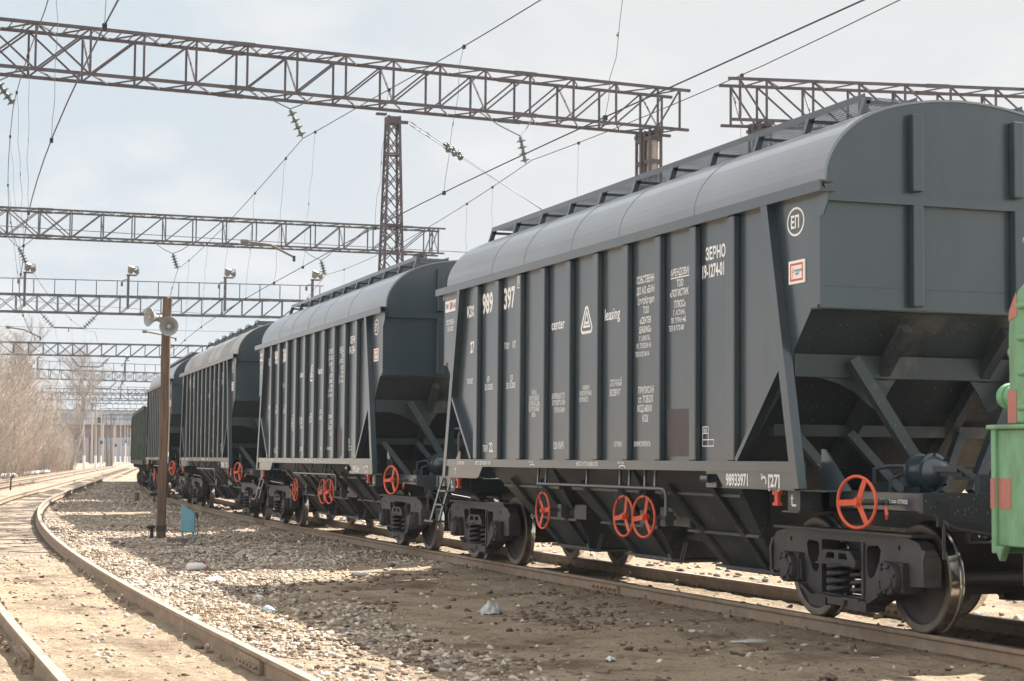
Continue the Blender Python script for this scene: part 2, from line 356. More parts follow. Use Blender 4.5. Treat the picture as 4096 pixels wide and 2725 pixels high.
def ground_mat():
    m = bpy.data.materials.new('sandy_yard_soil'); m.use_nodes = True
    nt = m.node_tree; N = nt.nodes; L = nt.links; b = N['Principled BSDF']; b.inputs['Roughness'].default_value = 0.95; b.inputs['Specular IOR Level'].default_value = 0.15
    tc = N.new('ShaderNodeTexCoord'); O = tc.outputs['Object']
    def noise(sc, det=6, ro=0.6):
        n = N.new('ShaderNodeTexNoise'); n.inputs['Scale'].default_value = sc; n.inputs['Detail'].default_value = det; n.inputs['Roughness'].default_value = ro; L.new(O, n.inputs['Vector']); return n.outputs['Fac']
    def mix(f, a, c):
        x = N.new('ShaderNodeMix'); x.data_type = 'RGBA'; L.new(f, x.inputs['Factor'])
        for s, i in ((a, 6), (c, 7)):
            if isinstance(s, tuple): x.inputs[i].default_value = s+(1,)
            else: L.new(s, x.inputs[i])
        return x.outputs[2]
    def rmp(f, a, c, ca=(0,0,0,1), cb=(1,1,1,1)):
        r = ramp(nt, a, c, ca, cb); L.new(f, r.inputs[0]); return r.outputs[0]
    sand = rmp(noise(1.6), 0.3, 0.7, (0.36,0.277,0.188,1), (0.465,0.37,0.262,1))
    fine = rmp(noise(55, 5, 0.75), 0.3, 0.72, (0.55,0.55,0.55,1), (1.18,1.16,1.14,1))
    mul = N.new('ShaderNodeMix'); mul.data_type = 'RGBA'; mul.blend_type = 'MULTIPLY'; mul.inputs['Factor'].default_value = 1
    L.new(sand, mul.inputs[6]); L.new(fine, mul.inputs[7]); col = mul.outputs[2]
    # dark oily soil blotches
    col = mix(rmp(noise(0.9, 9, 0.72), 0.50, 0.64), col, (0.17,0.117,0.08))
    col = mix(rmp(noise(7.0, 8, 0.72), 0.56, 0.68), col, (0.125,0.087,0.062))
    # crushed stone far along the tracks
    vo = N.new('ShaderNodeTexVoronoi'); vo.inputs['Scale'].default_value = 13; L.new(O, vo.inputs['Vector'])
    sc = N.new('ShaderNodeSeparateColor'); L.new(vo.outputs['Color'], sc.inputs[0])
    stone = rmp(sc.outputs[0], 0.0, 1.0, (0.15,0.115,0.09,1), (0.44,0.36,0.29,1))
    sx = N.new('ShaderNodeSeparateXYZ'); L.new(O, sx.inputs[0])
    mr = N.new('ShaderNodeMapRange'); mr.inputs[1].default_value = -4; mr.inputs[2].default_value = -16; L.new(sx.outputs[0], mr.inputs[0])
    nn = rmp(noise(0.8, 4), 0.40, 0.6)
    ad = N.new('ShaderNodeMath'); ad.operation = 'MULTIPLY'; L.new(mr.outputs[0], ad.inputs[0]); L.new(nn, ad.inputs[1])
    col = mix(ad.outputs[0], col, stone)
    # dead grass beyond the last track
    my = N.new('ShaderNodeMapRange'); my.inputs[1].default_value = -13.5; my.inputs[2].default_value = -17; L.new(sx.outputs[1], my.inputs[0])
    col = mix(my.outputs[0], col, (0.34,0.26,0.175))
    L.new(col, b.inputs['Base Color'])
    h1 = noise(14, 8, 0.72)
    cr = N.new('ShaderNodeMath'); cr.operation = 'MULTIPLY_ADD'; L.new(vo.outputs['Distance'], cr.inputs[0]); cr.inputs[1].default_value = -0.5; L.new(h1, cr.inputs[2])
    bp = N.new('ShaderNodeBump'); bp.inputs['Strength'].default_value = 1.0; bp.inputs['Distance'].default_value = 0.05; L.new(cr.outputs[0], bp.inputs['Height']); L.new(bp.outputs[0], b.inputs['Normal'])
    return m
me.materials.append(ground_mat())
ground = structure(bpy.data.objects.new('ground', me)); COL.objects.link(ground)

# ------------------------------------------------------------------ stones
ICO = bmesh.new(); bmesh.ops.create_icosphere(ICO, subdivisions=1, radius=1)
iv = np.array([v.co[:] for v in ICO.verts]); ifc = np.array([[v.index for v in f.verts] for f in ICO.faces]); ICO.free()
iv = np.array([(x, y, z) for x in (-.72,.72) for y in (-.72,.72) for z in (-.72,.72)]+[(0,0,.95)])
ifc = np.array([(0,1,3),(0,3,2),(4,7,5),(4,6,7),(0,5,1),(0,4,5),(2,3,7),(2,7,6),(0,2,6),(0,6,4),(1,8,3),(3,8,7),(7,8,5),(5,8,1)])
def scatter(name, pts, sizes, mat_, flat=0.6, sink=0.25):
    n = len(pts); k = len(iv)
    P = np.asarray(pts); S = np.asarray(sizes)[:, None, None]
    V = iv[None]*(0.72+0.5*rng.random((n, k, 1)))+0.55*(rng.random((n, k, 3))-0.5)
    sc = np.stack([0.75+0.95*rng.random(n), 0.5+0.6*rng.random(n), flat*(0.6+0.7*rng.random(n))], -1)[:, None]
    V = V*sc; a = rng.random(n)*6.283; t = (rng.random(n)-0.5)*1.1
    ct, st_ = np.cos(t)[:,None], np.sin(t)[:,None]
    V = np.stack([V[...,0]*ct-V[...,2]*st_, V[...,1], V[...,0]*st_+V[...,2]*ct], -1)
    ca, sa = np.cos(a)[:,None], np.sin(a)[:,None]
    V = np.stack([V[...,0]*ca-V[...,1]*sa, V[...,0]*sa+V[...,1]*ca, V[...,2]], -1)*S
    z = gz(P[:,0], P[:,1])
    V[...,0] += P[:,0,None]; V[...,1] += P[:,1,None]; V[...,2] += (z+np.asarray(sizes)*flat*(0.5-sink))[:,None]
    Fc = (ifc[None]+(np.arange(n)*k)[:,None,None]).reshape(-1, 3)
    me = bpy.data.meshes.new(name); me.vertices.add(n*k); me.vertices.foreach_set('co', V.astype(np.float32).ravel())
    me.loops.add(Fc.size); me.loops.foreach_set('vertex_index', Fc.astype(np.int32).ravel())
    me.polygons.add(len(Fc)); me.polygons.foreach_set('loop_start', np.arange(0, Fc.size, 3, dtype=np.int32)); me.polygons.foreach_set('loop_total', np.full(len(Fc), 3, np.int32))
    me.update(calc_edges=True); me.materials.append(mat_)
    o = bpy.data.objects.new(name, me); COL.objects.link(o); return stuff(o)
def cloud(n, x0, x1, y0, y1, dens):
    x = x0+(x1-x0)*rng.random(n); y = y0+(y1-y0)*rng.random(n)
    keep = rng.random(n) < dens(x, y)
    return np.stack([x[keep], y[keep]], -1)
def offrail(x, y):
    o = np.ones_like(x)
    for f in (vt, vs_, vl_, vr_):
        d = np.abs(np.abs(y-f(x))-0.795); o = o*(d > 0.13)
    return o
def d_gravel(x, y):
    ds = y-vs_(x); dt = vt(x)-y
    between = (ds > 0.95) & (dt > 0.9)
    st = np.interp(x, [-7, -3], [2.2, 4.0]); u = np.clip((dt-st-0.9*fbm(x*0.6+7, y*0.6))/0.9, 0, 1)                                   # thick towards the siding, thin beside the train
    near = np.clip((x+12)/6, 0, 1)
    base = (0.02+0.98*u**1.5)*near+(0.75)*(1-near)
    patch = np.clip(0.5+3.0*fbm(x*0.55, y*0.55), 0.06, 1)
    return between*base*patch*offrail(x, y)
MS = mat('crushed_stone', (0.44,0.365,0.29), 0.95, var=0.2, scale=6, island=0.55, bump=0.2, bscale=60, spec=0.2)
p = cloud(150000, -30, 11, -7, 0, d_gravel)
scatter('gravel', p, 0.007+0.029*rng.random(len(p))**2.3, MS)
p = cloud(26000, -95, -30, -7, 15, lambda x, y: d_gravel(x, y)*0.8)
scatter('gravel', p, 0.03+0.03*rng.random(len(p)), MS)
p = cloud(9000, -70, 9, 1, 14, lambda x, y: np.clip(0.5+2*fbm(x*0.6, y*0.6), 0.1, 1)*offrail(x, y))
scatter('gravel', p, 0.025+0.035*rng.random(len(p)), MS)
p = cloud(9000, -14, 10, -13, -6, lambda x, y: np.clip(0.18+1.6*fbm(x*0.8+3, y*0.8), 0.02, 1)*offrail(x, y))
scatter('gravel', p, 0.012+0.022*rng.random(len(p))**2, MS)
MC = mat('dark_soil_clod', (0.17,0.124,0.094), 0.95, var=0.25, scale=6, island=0.4, bump=0.2, bscale=50, spec=0.1)
p = cloud(34000, -25, 10, -6.6, 0.6, lambda x, y: np.clip(3*fbm(x*0.75+60, y*0.75+8)+0.12, 0.05, 1)*offrail(x, y))
scatter('soil_clods', p, 0.007+0.038*rng.random(len(p))**3, MC, flat=0.5)
p = cloud(2600, -12, 10, -9.2, -5.6, lambda x, y: np.clip(4*fbm(x*0.9+6, y*0.9+28)-0.1, 0.01, 1)*offrail(x, y))
scatter('soil_clods', p, 0.012+0.025*rng.random(len(p))**2, MC, flat=0.5)

# dry grass tufts along the gravel edge
mb = MB()
for i in range(2600):
    x = random.uniform(-14, 7); y = y_siding(x)+random.choice((random.uniform(1.0, 2.4), random.uniform(1.0, 1.5)))
    if vnoise(np.array(x*0.55), np.array(y*0.9)) < 0.58: continue
    z = float(gz(x, y)); h = random.uniform(0.03, 0.12); a = random.uniform(0, 6.28); l = random.uniform(0, 0.06); wd = 0.004
    dx, dy = math.cos(a)*l, math.sin(a)*l
    mb.add([(x-wd,y,z),(x+wd,y,z),(x+dx,y+dy,z+h)], [(0,1,2)])
    mb.add([(x,y-wd,z),(x,y+wd,z),(x+dx,y+dy,z+h)], [(0,1,2)])
stuff(mb.build('dry_grass', M['grass'], fix=False))

# ------------------------------------------------------------------ tracks
RAILP = [(-0.0375,0),(0.0375,0),(0.0375,-0.030),(0.030,-0.042),(0.009,-0.052),(0.009,-0.150),(0.075,-0.172),(0.075,-0.180),(-0.075,-0.180),(-0.075,-0.172),(-0.009,-0.150),(-0.009,-0.052),(-0.030,-0.042),(-0.0375,-0.030)]
def pos(f, x, off):
    h = 0.05; s = (f(x-h)-f(x+h))/(2*h); n = math.hypot(1, s)
    return x+off*s/n, f(x)+off/n            # off to +y side
def rail_mb(f, off, xs, mb):
    k = len(RAILP); vs = []
    for x in xs:
        for u, z in RAILP:
            px, py = pos(f, x, off+u); vs.append((px, py, z))
    fs = []; ms = []
    for i in range(len(xs)-1):
        for j in range(k):
            j2 = (j+1) % k; fs.append((i*k+j, i*k+j2, (i+1)*k+j2, (i+1)*k+j)); ms.append(1 if j == 0 else 0)
    o = len(mb.v); mb.v += vs; mb.f += [tuple(q+o for q in t) for t in fs]; mb.m += ms
def xs_from(a, b):
    r = []; x = a
    while x > b: r.append(x); x -= 1.0 if x > -70 else (4.0 if x > -160 else 12.0)
    return r+[b]
def track(f, label, x0, x1, bare, joints, dull=False, sleepers=True):
    t = thing('railway_track', label, 'railway track', (x0, f(x0), 0)); t.location = (0,0,0); structure(t)
    del t['category']; del t['label']; t['label'] = label
    for off in (-0.7975, 0.7975):
        mb = MB(); rail_mb(f, off, xs_from(x0, x1), mb)
        r = mb.build('rail', [M['rail'], M['railtop_dull'] if dull and off < 0 else M['railtop']], t, fix=True)
        for jx in [j for j in joints if (j[1] < 0) == (off < 0)]:
            x = jx[0]; b = MB()
            for sgn in (-1, 1):
                P = [pos(f, x+d, off+sgn*0.028) for d in (-0.40, 0.40)]
                b.beam((P[0][0],P[0][1],-0.098), (P[1][0],P[1][1],-0.098), 0.034, 0.105)
                for d in (-0.33,-0.2,-0.07,0.07,0.2,0.33):
                    q = pos(f, x+d, off+sgn*0.045); q2 = pos(f, x+d, off+sgn*0.085)
                    b.tube([(q[0],q[1],-0.095),(q2[0],q2[1],-0.095)], 0.019, 6)
            b.build('fishplate', M['rail'], r)
    if sleepers:
        proto = None; n = 0; rest = MB(); x = bare
        while x > x1:
            px, py = pos(f, x, 0); s = (f(x-0.05)-f(x+0.05))/0.1; rz = -math.atan(s)
            if n < 100:
                if proto is None:
                    b = MB(); b.box(-0.12,0.12,-1.36,1.36,-0.07,0.075)
                    for yy in (-0.7975, 0.7975):
                        b.box(-0.16,0.16,yy-0.15,yy+0.15,0.075,0.087)
                        for sx, sy in ((-0.09,-0.105),(0.09,0.105),(-0.09,0.105),(0.09,-0.105)): b.box(sx-0.018,sx+0.018,yy+sy-0.018,yy+sy+0.018,0.087,0.135)
                    proto = o = b.build('sleeper', M['sleeper'], t)
                else: o = dup(proto, t)
                o.location = (px, py, -0.268); o.rotation_euler = (random.uniform(-.01,.01), random.uniform(-.01,.01), rz+random.uniform(-.03,.03))
            else:
                d = Vector((math.cos(rz), math.sin(rz), 0)); nn = Vector((-d.y, d.x, 0)); c = Vector((px, py, -0.27))
                rest.beam(c-nn*1.36, c+nn*1.36, 0.24, 0.15)
            n += 1; x -= random.uniform(0.52, 0.60) if n < 140 else 0.6
            if n > 420: break
        if rest.v: stuff(rest.build('sleeper', M['sleeper'], t))
    return t
track(y_train, 'railway track that carries the grey hopper wagons', 30, -330, 9.0, [(-1.0,-1),(3.1,1),(-24.0,-1)], dull=True)
track(y_siding, 'curving empty railway track left of the wooden loudspeaker pole', 30, -330, -9.0, [(6.0,1),(5.05,-1),(-31,1)])
track(y_left, 'empty railway track closest to the bare bushes', 30, -330, -45.0, [(-90,1)])
track(y_right, 'empty railway track on the far side of the grey hopper wagons', 30, -330, 9.0, [], sleepers=False)
# spikes and bolts that stand out of the sand beside the near rails
for f, off, x0, x1 in ((y_siding, 0.7975, -9, 8), (y_siding, -0.7975, -2, 8), (y_train, -0.7975, -22, 6), (y_train, 0.7975, -14, 8)):
    par = [o for o in COL.objects if o.name.startswith('railway_track')][{y_train:0, y_siding:1}[f]]
    proto = None; x = x1
    while x > x0:
        if random.random() < 0.75:
            if proto is None:
                b = MB(); b.tube([(0,0,-0.1),(0,0,0.035)], 0.013, 6); b.tube([(0,0,0.0),(0,0,0.022)], 0.024, 6); b.box(-0.05,0.05,-0.03,0.03,-0.1,-0.02); proto = o = b.build('rail_bolt', M['rail'], par)
            else: o = dup(proto, par)
            q = pos(f, x+random.uniform(-.05,.05), off+random.choice((-0.13, 0.13)))
            o.location = (q[0], q[1], -0.125+random.uniform(-.02,.02)); o.rotation_euler = (random.uniform(-.2,.2), random.uniform(-.2,.2), random.uniform(0,3))
        x -= 0.56
# ------------------------------------------------------------------ lettering
def text_mesh(items, name, mat_, parent, plane='side', y=-1.517, extr=0.0015):
    """items: (string, x or u left, z baseline, cap height, width factor). One mesh of real letters on a plane."""
    mb = MB()
    for it in items:
        s, x, z, h = it[:4]; wf = it[4] if len(it) > 4 else 0.72; bold = it[5] if len(it) > 5 else (0.03 if h > .1 else .018)
        cu = bpy.data.curves.new('t', 'FONT'); cu.body = s; cu.size = 1.0; cu.extrude = 0.0; cu.offset = bold; cu.resolution_u = 3
        ob = bpy.data.objects.new('t', cu); COL.objects.link(ob)
        dg = bpy.context.evaluated_depsgraph_get(); dg.update()
        me = bpy.data.meshes.new_from_object(ob.evaluated_get(dg))
        k = h/0.727
        vs = [(x+v.co.x*k*wf, y, z+v.co.y*k) for v in me.vertices]
        mb.add(vs, [tuple(p.vertices) for p in me.polygons])
        bpy.data.objects.remove(ob); bpy.data.curves.remove(cu); bpy.data.meshes.remove(me)
    if plane == 'end': mb.v = [(yy_[1], yy_[0], yy_[2]) for yy_ in mb.v]
    o = mb.build(name, mat_, parent, fix=False)
    return o
def strip(mb, pts, wd, y, mi=0, closed=False):
    # flat painted line in the x-z plane
    n = len(pts)
    if closed:
        P2 = [Vector(p) for p in pts]; ins = []; ots = []
        for i in range(n):
            d0 = (P2[i]-P2[i-1]).normalized(); d1 = (P2[(i+1) % n]-P2[i]).normalized(); n0 = Vector((-d0.y,d0.x)); n1 = Vector((-d1.y,d1.x))
            mm = (n0+n1).normalized(); k = wd/2/max(.4, mm.dot(n1)); ins.append(P2[i]+mm*k); ots.append(P2[i]-mm*k)
        for i in range(n):
            j = (i+1) % n; mb.add([(q.x,y,q.y) for q in (ots[i],ots[j],ins[j],ins[i])], [(0,1,2,3)])
        return
    for i in range(n-1):
        (x0,z0),(x1,z1) = pts[i], pts[(i+1) % n]
        d = Vector((x1-x0, z1-z0)); d.normalize(); p = Vector((-d.y, d.x))*wd/2; e = d*wd*0.5 if closed else d*0
        mb.add([(x0-e.x-p.x,y,z0-e.y-p.y),(x1+e.x-p.x,y,z1+e.y-p.y),(x1+e.x+p.x,y,z1+e.y+p.y),(x0-e.x+p.x,y,z0-e.y+p.y)], [(0,1,2,3)])
PANEL_TEXT = [("КЗХ",-4.55,3.50,0.15,.8),("27",-4.39,2.99,0.16,.8),("ПРОБЕГ",-4.52,2.55,0.07),("71.0т",-2.93,2.96,0.09),("107",-2.62,2.96,0.095),("КР",-3.63,2.54,0.08),("25.10.2035",-3.74,2.44,0.08),("ДР",-2.69,2.52,0.08),("25.10.2028",-2.84,2.43,0.08),("ТАРА",-3.80,1.59,0.09,.68),("22.",-3.53,1.59,0.13,.8),
("ПЕРЕД",-1.86,2.32,0.06,.66),("РАЗГРУЗКОЙ",-1.95,2.24,0.06,.66),("ОТКРЫТЬ ДВА",-1.96,2.17,0.06,.66),("ЗАГРУЗОЧНЫХ",-1.96,2.10,0.06,.64),("ЛЮКА",-1.86,2.03,0.055,.66),
("ЗАПРЕЩАЕТСЯ",-1.13,2.24,0.065,.66),("ОСТАВЛЯТЬ ЛЮКИ",-1.12,2.16,0.06,.62),("ОТКРЫТЫМИ",-1.05,2.07,0.06,.66),("120 КМ/Ч",-1.07,1.62,0.09,.7),("РЕВИЗИЯ",-0.10,2.32,0.055,.62),("РАЗГРУЗОЧНЫХ",-0.19,2.25,0.055,.60),("УСТРОЙСТВ",-0.21,2.175,0.055,.62),
("СРОЧНЫЙ",.74,2.33,0.075,.66),("ВОЗВРАТ",.74,2.22,0.075,.66),("ШТУРВАЛ",.87,1.64,0.055,.66),
("СОБСТВЕННИК",1.50,3.44,0.08,.70),("ДО АО «БАНК",1.50,3.32,0.08,.72),("ЦентрКредит»",1.53,3.21,0.075,.66),("ТОО",1.68,3.10,0.075),("«CENTER",1.59,2.99,0.075,.72),("LEASING»",1.57,2.89,0.075,.74),("Г. АЛМАТЫ,",1.58,2.80,0.055,.68),("УЛ. ТОЛЕ БИ 143",1.50,2.72,0.055,.66),("ТЕЛ: 8 727 341 04",1.47,2.63,0.055,.64),
("ПРИПИСАН",1.55,2.22,0.075,.72),("ст. ТОБОЛ",1.56,2.12,0.075,.76),("КОД 68310",1.53,2.02,0.075,.76),("КЗХ",1.67,1.91,0.075,.8),("ЗАФИКСИРОВАТЬ",1.44,1.64,0.055,.66),
("АРЕНДОВАН",2.41,3.44,0.075,.76),("ТОО",2.56,3.32,0.075,.75),("«ЛОГИСТИК",2.39,3.22,0.075,.74),("ПЛЮС»",2.50,3.10,0.075,.74),("Г. АСТАНА,",2.48,3.02,0.055,.72),("ПР. ТУРАН 44Б",2.42,2.94,0.055,.70),("ТЕЛ: 8 7172 600",2.36,2.86,0.055,.72),("ЗЕРНО",3.26,3.53,0.125,.80),("19-1274-01",3.17,3.35,0.135,.62),("REW",3.215,1.775,0.04)]

# ------------------------------------------------------------------ bogie
def make_bogie(parent):
    b = MB()
    outl = [(-1.36,.43),(-1.40,.68),(-1.28,.80),(-.98,.86),(-.4,.845),(.4,.845),(.98,.86),(1.28,.80),(1.40,.68),(1.36,.43),(1.14,.42),(1.12,.62),(.72,.62),(.70,.40),(.60,.24),(.36,.17),(-.36,.17),(-.60,.24),(-.70,.40),(-.72,.62),(-1.12,.62),(-1.14,.42)]
    winR = [(.46,.74),(.62,.75),(.67,.71),(.64,.60),(.55,.47),(.48,.45),(.44,.50),(.43,.70)]
    winL = [(-x,z) for x,z in reversed(winR)]
    mid = [(-.35,.275),(.35,.275),(.35,.765),(-.35,.765)]
    hr = [(.955,.725),(.995,.725),(.995,.765),(.955,.765)]; hl = [(-x,z) for x,z in reversed(hr)]
    b.prism(outl, lambda u,v,t: (u,t,v), -1.085, -0.95, holes=[winR,winL,mid,hr,hl])
    b.box(-1.25,1.25,-1.135,-0.905,0.843,0.868)                              # top flange
    for sx in (-1,1):
        b.box(sx*0.375-.02,sx*0.375+.02,-1.10,-0.91,0.275,0.765)             # columns
        b.prism([(-1.10,.43),(-.93,.43),(-.925,.64),(-.98,.74),(-1.085,.74),(-1.11,.64)], lambda u,v,t:(sx*t,u,v), 1.345,1.385, holes=[[(-1.07,.50),(-.98,.50),(-.98,.57),(-1.07,.57)],[(-1.055,.60),(-.99,.60),(-.99,.67),(-1.055,.67)]])
        b.beam((sx*.70,-1.02,.32),(sx*.42,-1.02,.20),.24,.03,(0,0,1))
        b.beam((sx*.72,-1.02,.56),(sx*.70,-1.02,.38),.22,.03,(1,0,0))
    b.box(-.40,.40,-1.16,-0.88,0.235,0.262)                                  # spring seat
    b.prism([(-.15,-1.16),(.15,-1.16),(.07,-1.20),(-.07,-1.20)], lambda u,v,t:(u,v,t), .19,.26)
    for sx in (-1,1): b.beam((sx*.2,-1.05,.21),(sx*.52,-1.05,.20),.2,.09)
    # bolster end over the springs
    b.prism([(-.34,.555),(.34,.555),(.34,.60),(.24,.68),(-.24,.68),(-.34,.60)], lambda u,v,t:(u,t,v), -1.15,-0.86, holes=[[(-.20,.60),(-.04,.60),(-.04,.655),(-.17,.655)],[(.04,.60),(.20,.60),(.17,.655),(.04,.655)]])
    b.box(-.36,.36,-1.165,-.86,.545,.562)
    b.mirror_y()
    b.box(-.24,.24,-.87,.87,.44,.74)                                         # bolster
    b.lathe([(0,0),(0,.24),(.10,.24),(.10,0)],(0,0,.74),(0,0,1),20)
    for sx in (-1,1):                                                        # brake beams
        b.beam((sx*.38,-.72,.33),(sx*.38,.72,.33),.07,.09)
        for sy in (-1,1): b.beam((sx*.41,sy*.76,.36),(sx*.44,sy*.76,.58),.07,.05,(0,1,0))
    bog = b.build('bogie', M['cast'], parent, smooth=40)
    # springs
    mb = MB()
    pts = []
    for i in range(4*14+1):
        t = i/14*2*math.pi; pts.append((.098*math.cos(t), .098*math.sin(t), .275+.275*i/56))
    mb.tube(pts, .0225, 7); mb.tube([(p[0]*.5,p[1]*.5,p[2]) for p in pts], .012, 5)
    sp0 = None
    for sy in (-1,1):
        for k,(x,yy) in enumerate(((-.215,-1.0),(-.02,-1.105),(.215,-1.0))):
            o = sp0 = mb.build('spring', M['cast'], bog, smooth=60) if sp0 is None else sp0
            o = o if (sy == -1 and k == 0) else dup(sp0, bog)
            o.location = (x, sy*abs(yy), 0)
    # axle boxes
    a = MB()
    a.lathe([(0,0),(0,.085),(.018,.10),(.022,.135),(.05,.145),(.26,.145),(.26,0)],(0,-1.20,.475),(0,1,0),22)
    for k in range(6):
        t = k*math.pi/3+.3; a.lathe([(0,0),(0,.017),(.03,.017)],(.115*math.cos(t),-1.20,.475+.115*math.sin(t)),(0,1,0),6)
    a.box(-.165,.165,-1.12,-.93,.36,.615); a.box(-.19,-.165,-1.14,-.92,.44,.60); a.box(.165,.19,-1.14,-.92,.44,.60)
    p0 = None
    for sx in (-1,1):
        for sy in (-1,1):
            if p0 is None: p0 = o = a.build('axle_box', M['cast'], bog, smooth=40)
            else: o = dup(p0, bog)
            o.location = (sx*.925,0,0); o.rotation_euler = (0,0,0 if sy < 0 else math.pi)
    # wheels: material 0 disc, 1 polished tread, 2 rim
    wm = MB()
    prof = [(0,.085),(0,.13,0),(.02,.15,0),(.055,.20,0),(.065,.30,0),(.03,.385,0),(.004,.40,0),(0,.41,2),(0,.462,2),(.012,.475,2),(.075,.478,1),(.092,.484,1),(.100,.503,1),(.112,.507,1),(.125,.500,1),(.130,.475,2),(.130,.41,2),(.10,.39,0),(.12,.25,0),(.13,.14,0),(.16,.10,0),(.16,.085)]
    wm.lathe(prof,(0,-.85,.475),(0,1,0),56)
    w0 = None
    for sx in (-1,1):
        for sy in (-1,1):
            if w0 is None: w0 = o = wm.build('wheel', [M['wheel'],M['tread'],M['rim']], bog, smooth=32)
            else: o = dup(w0, bog)
            o.location = (sx*.925,0,0); o.rotation_euler = (0,0,0 if sy < 0 else math.pi)
    x = MB(); x.lathe([(0,.065),(.2,.085),(.45,.082),(1.0,.078),(1.55,.082),(1.8,.085),(2.0,.065)],(0,-1.0,.475),(0,1,0),20)
    ax0 = x.build('axle', M['cast'], bog, smooth=60); ax0.location = (-.925,0,0); a2 = dup(ax0, bog); a2.location = (.925,0,0)
    return bog

def handwheel(parent, name, loc, r, rz, ang=0.3, tilt=0):
    mb = MB()
    mb.tube([(r*math.cos(t*2*math.pi/40),0,r*math.sin(t*2*math.pi/40)) for t in range(40)], .0145, 8, closed=True)
    for k in range(3):
        t = ang+k*2*math.pi/3; c,s_ = math.cos(t),math.sin(t)
        mb.beam((.02*c,.012,.02*s_),(r*.98*c,-.004,r*.98*s_),.006,.052,(-s_,0,c))
    mb.lathe([(-.03,0),(-.03,.028),(-.008,.03),(-.008,.042),(.05,.042),(.05,0)],(0,0,0),(0,1,0),14)
    o = mb.build(name, M['red'], parent, smooth=40); o.location = loc; o.rotation_euler = (tilt,0,rz)
    return o

ROOF = [(-1.535,3.98),(-1.53,4.06),(-1.525,4.13),(-1.505,4.20),(-1.475,4.27),(-1.435,4.335),(-1.39,4.395),(-1.335,4.455),(-1.27,4.51),(-1.195,4.565),(-1.11,4.615),(-1.01,4.66),(-.90,4.70),(-.78,4.735),(-.65,4.763),(-.50,4.788),(-.34,4.808),(-.17,4.82)]
ROOF = [(y*.965, 3.98+(z-3.98)*1.035) for y,z in ROOF]
ROOF = ROOF+[(0,4.855)]+[(-y,z) for y,z in reversed(ROOF)]
STK = [-3.96,-3.08,-2.20,-1.32,-.44,.44,1.32,2.20,3.08,3.96]

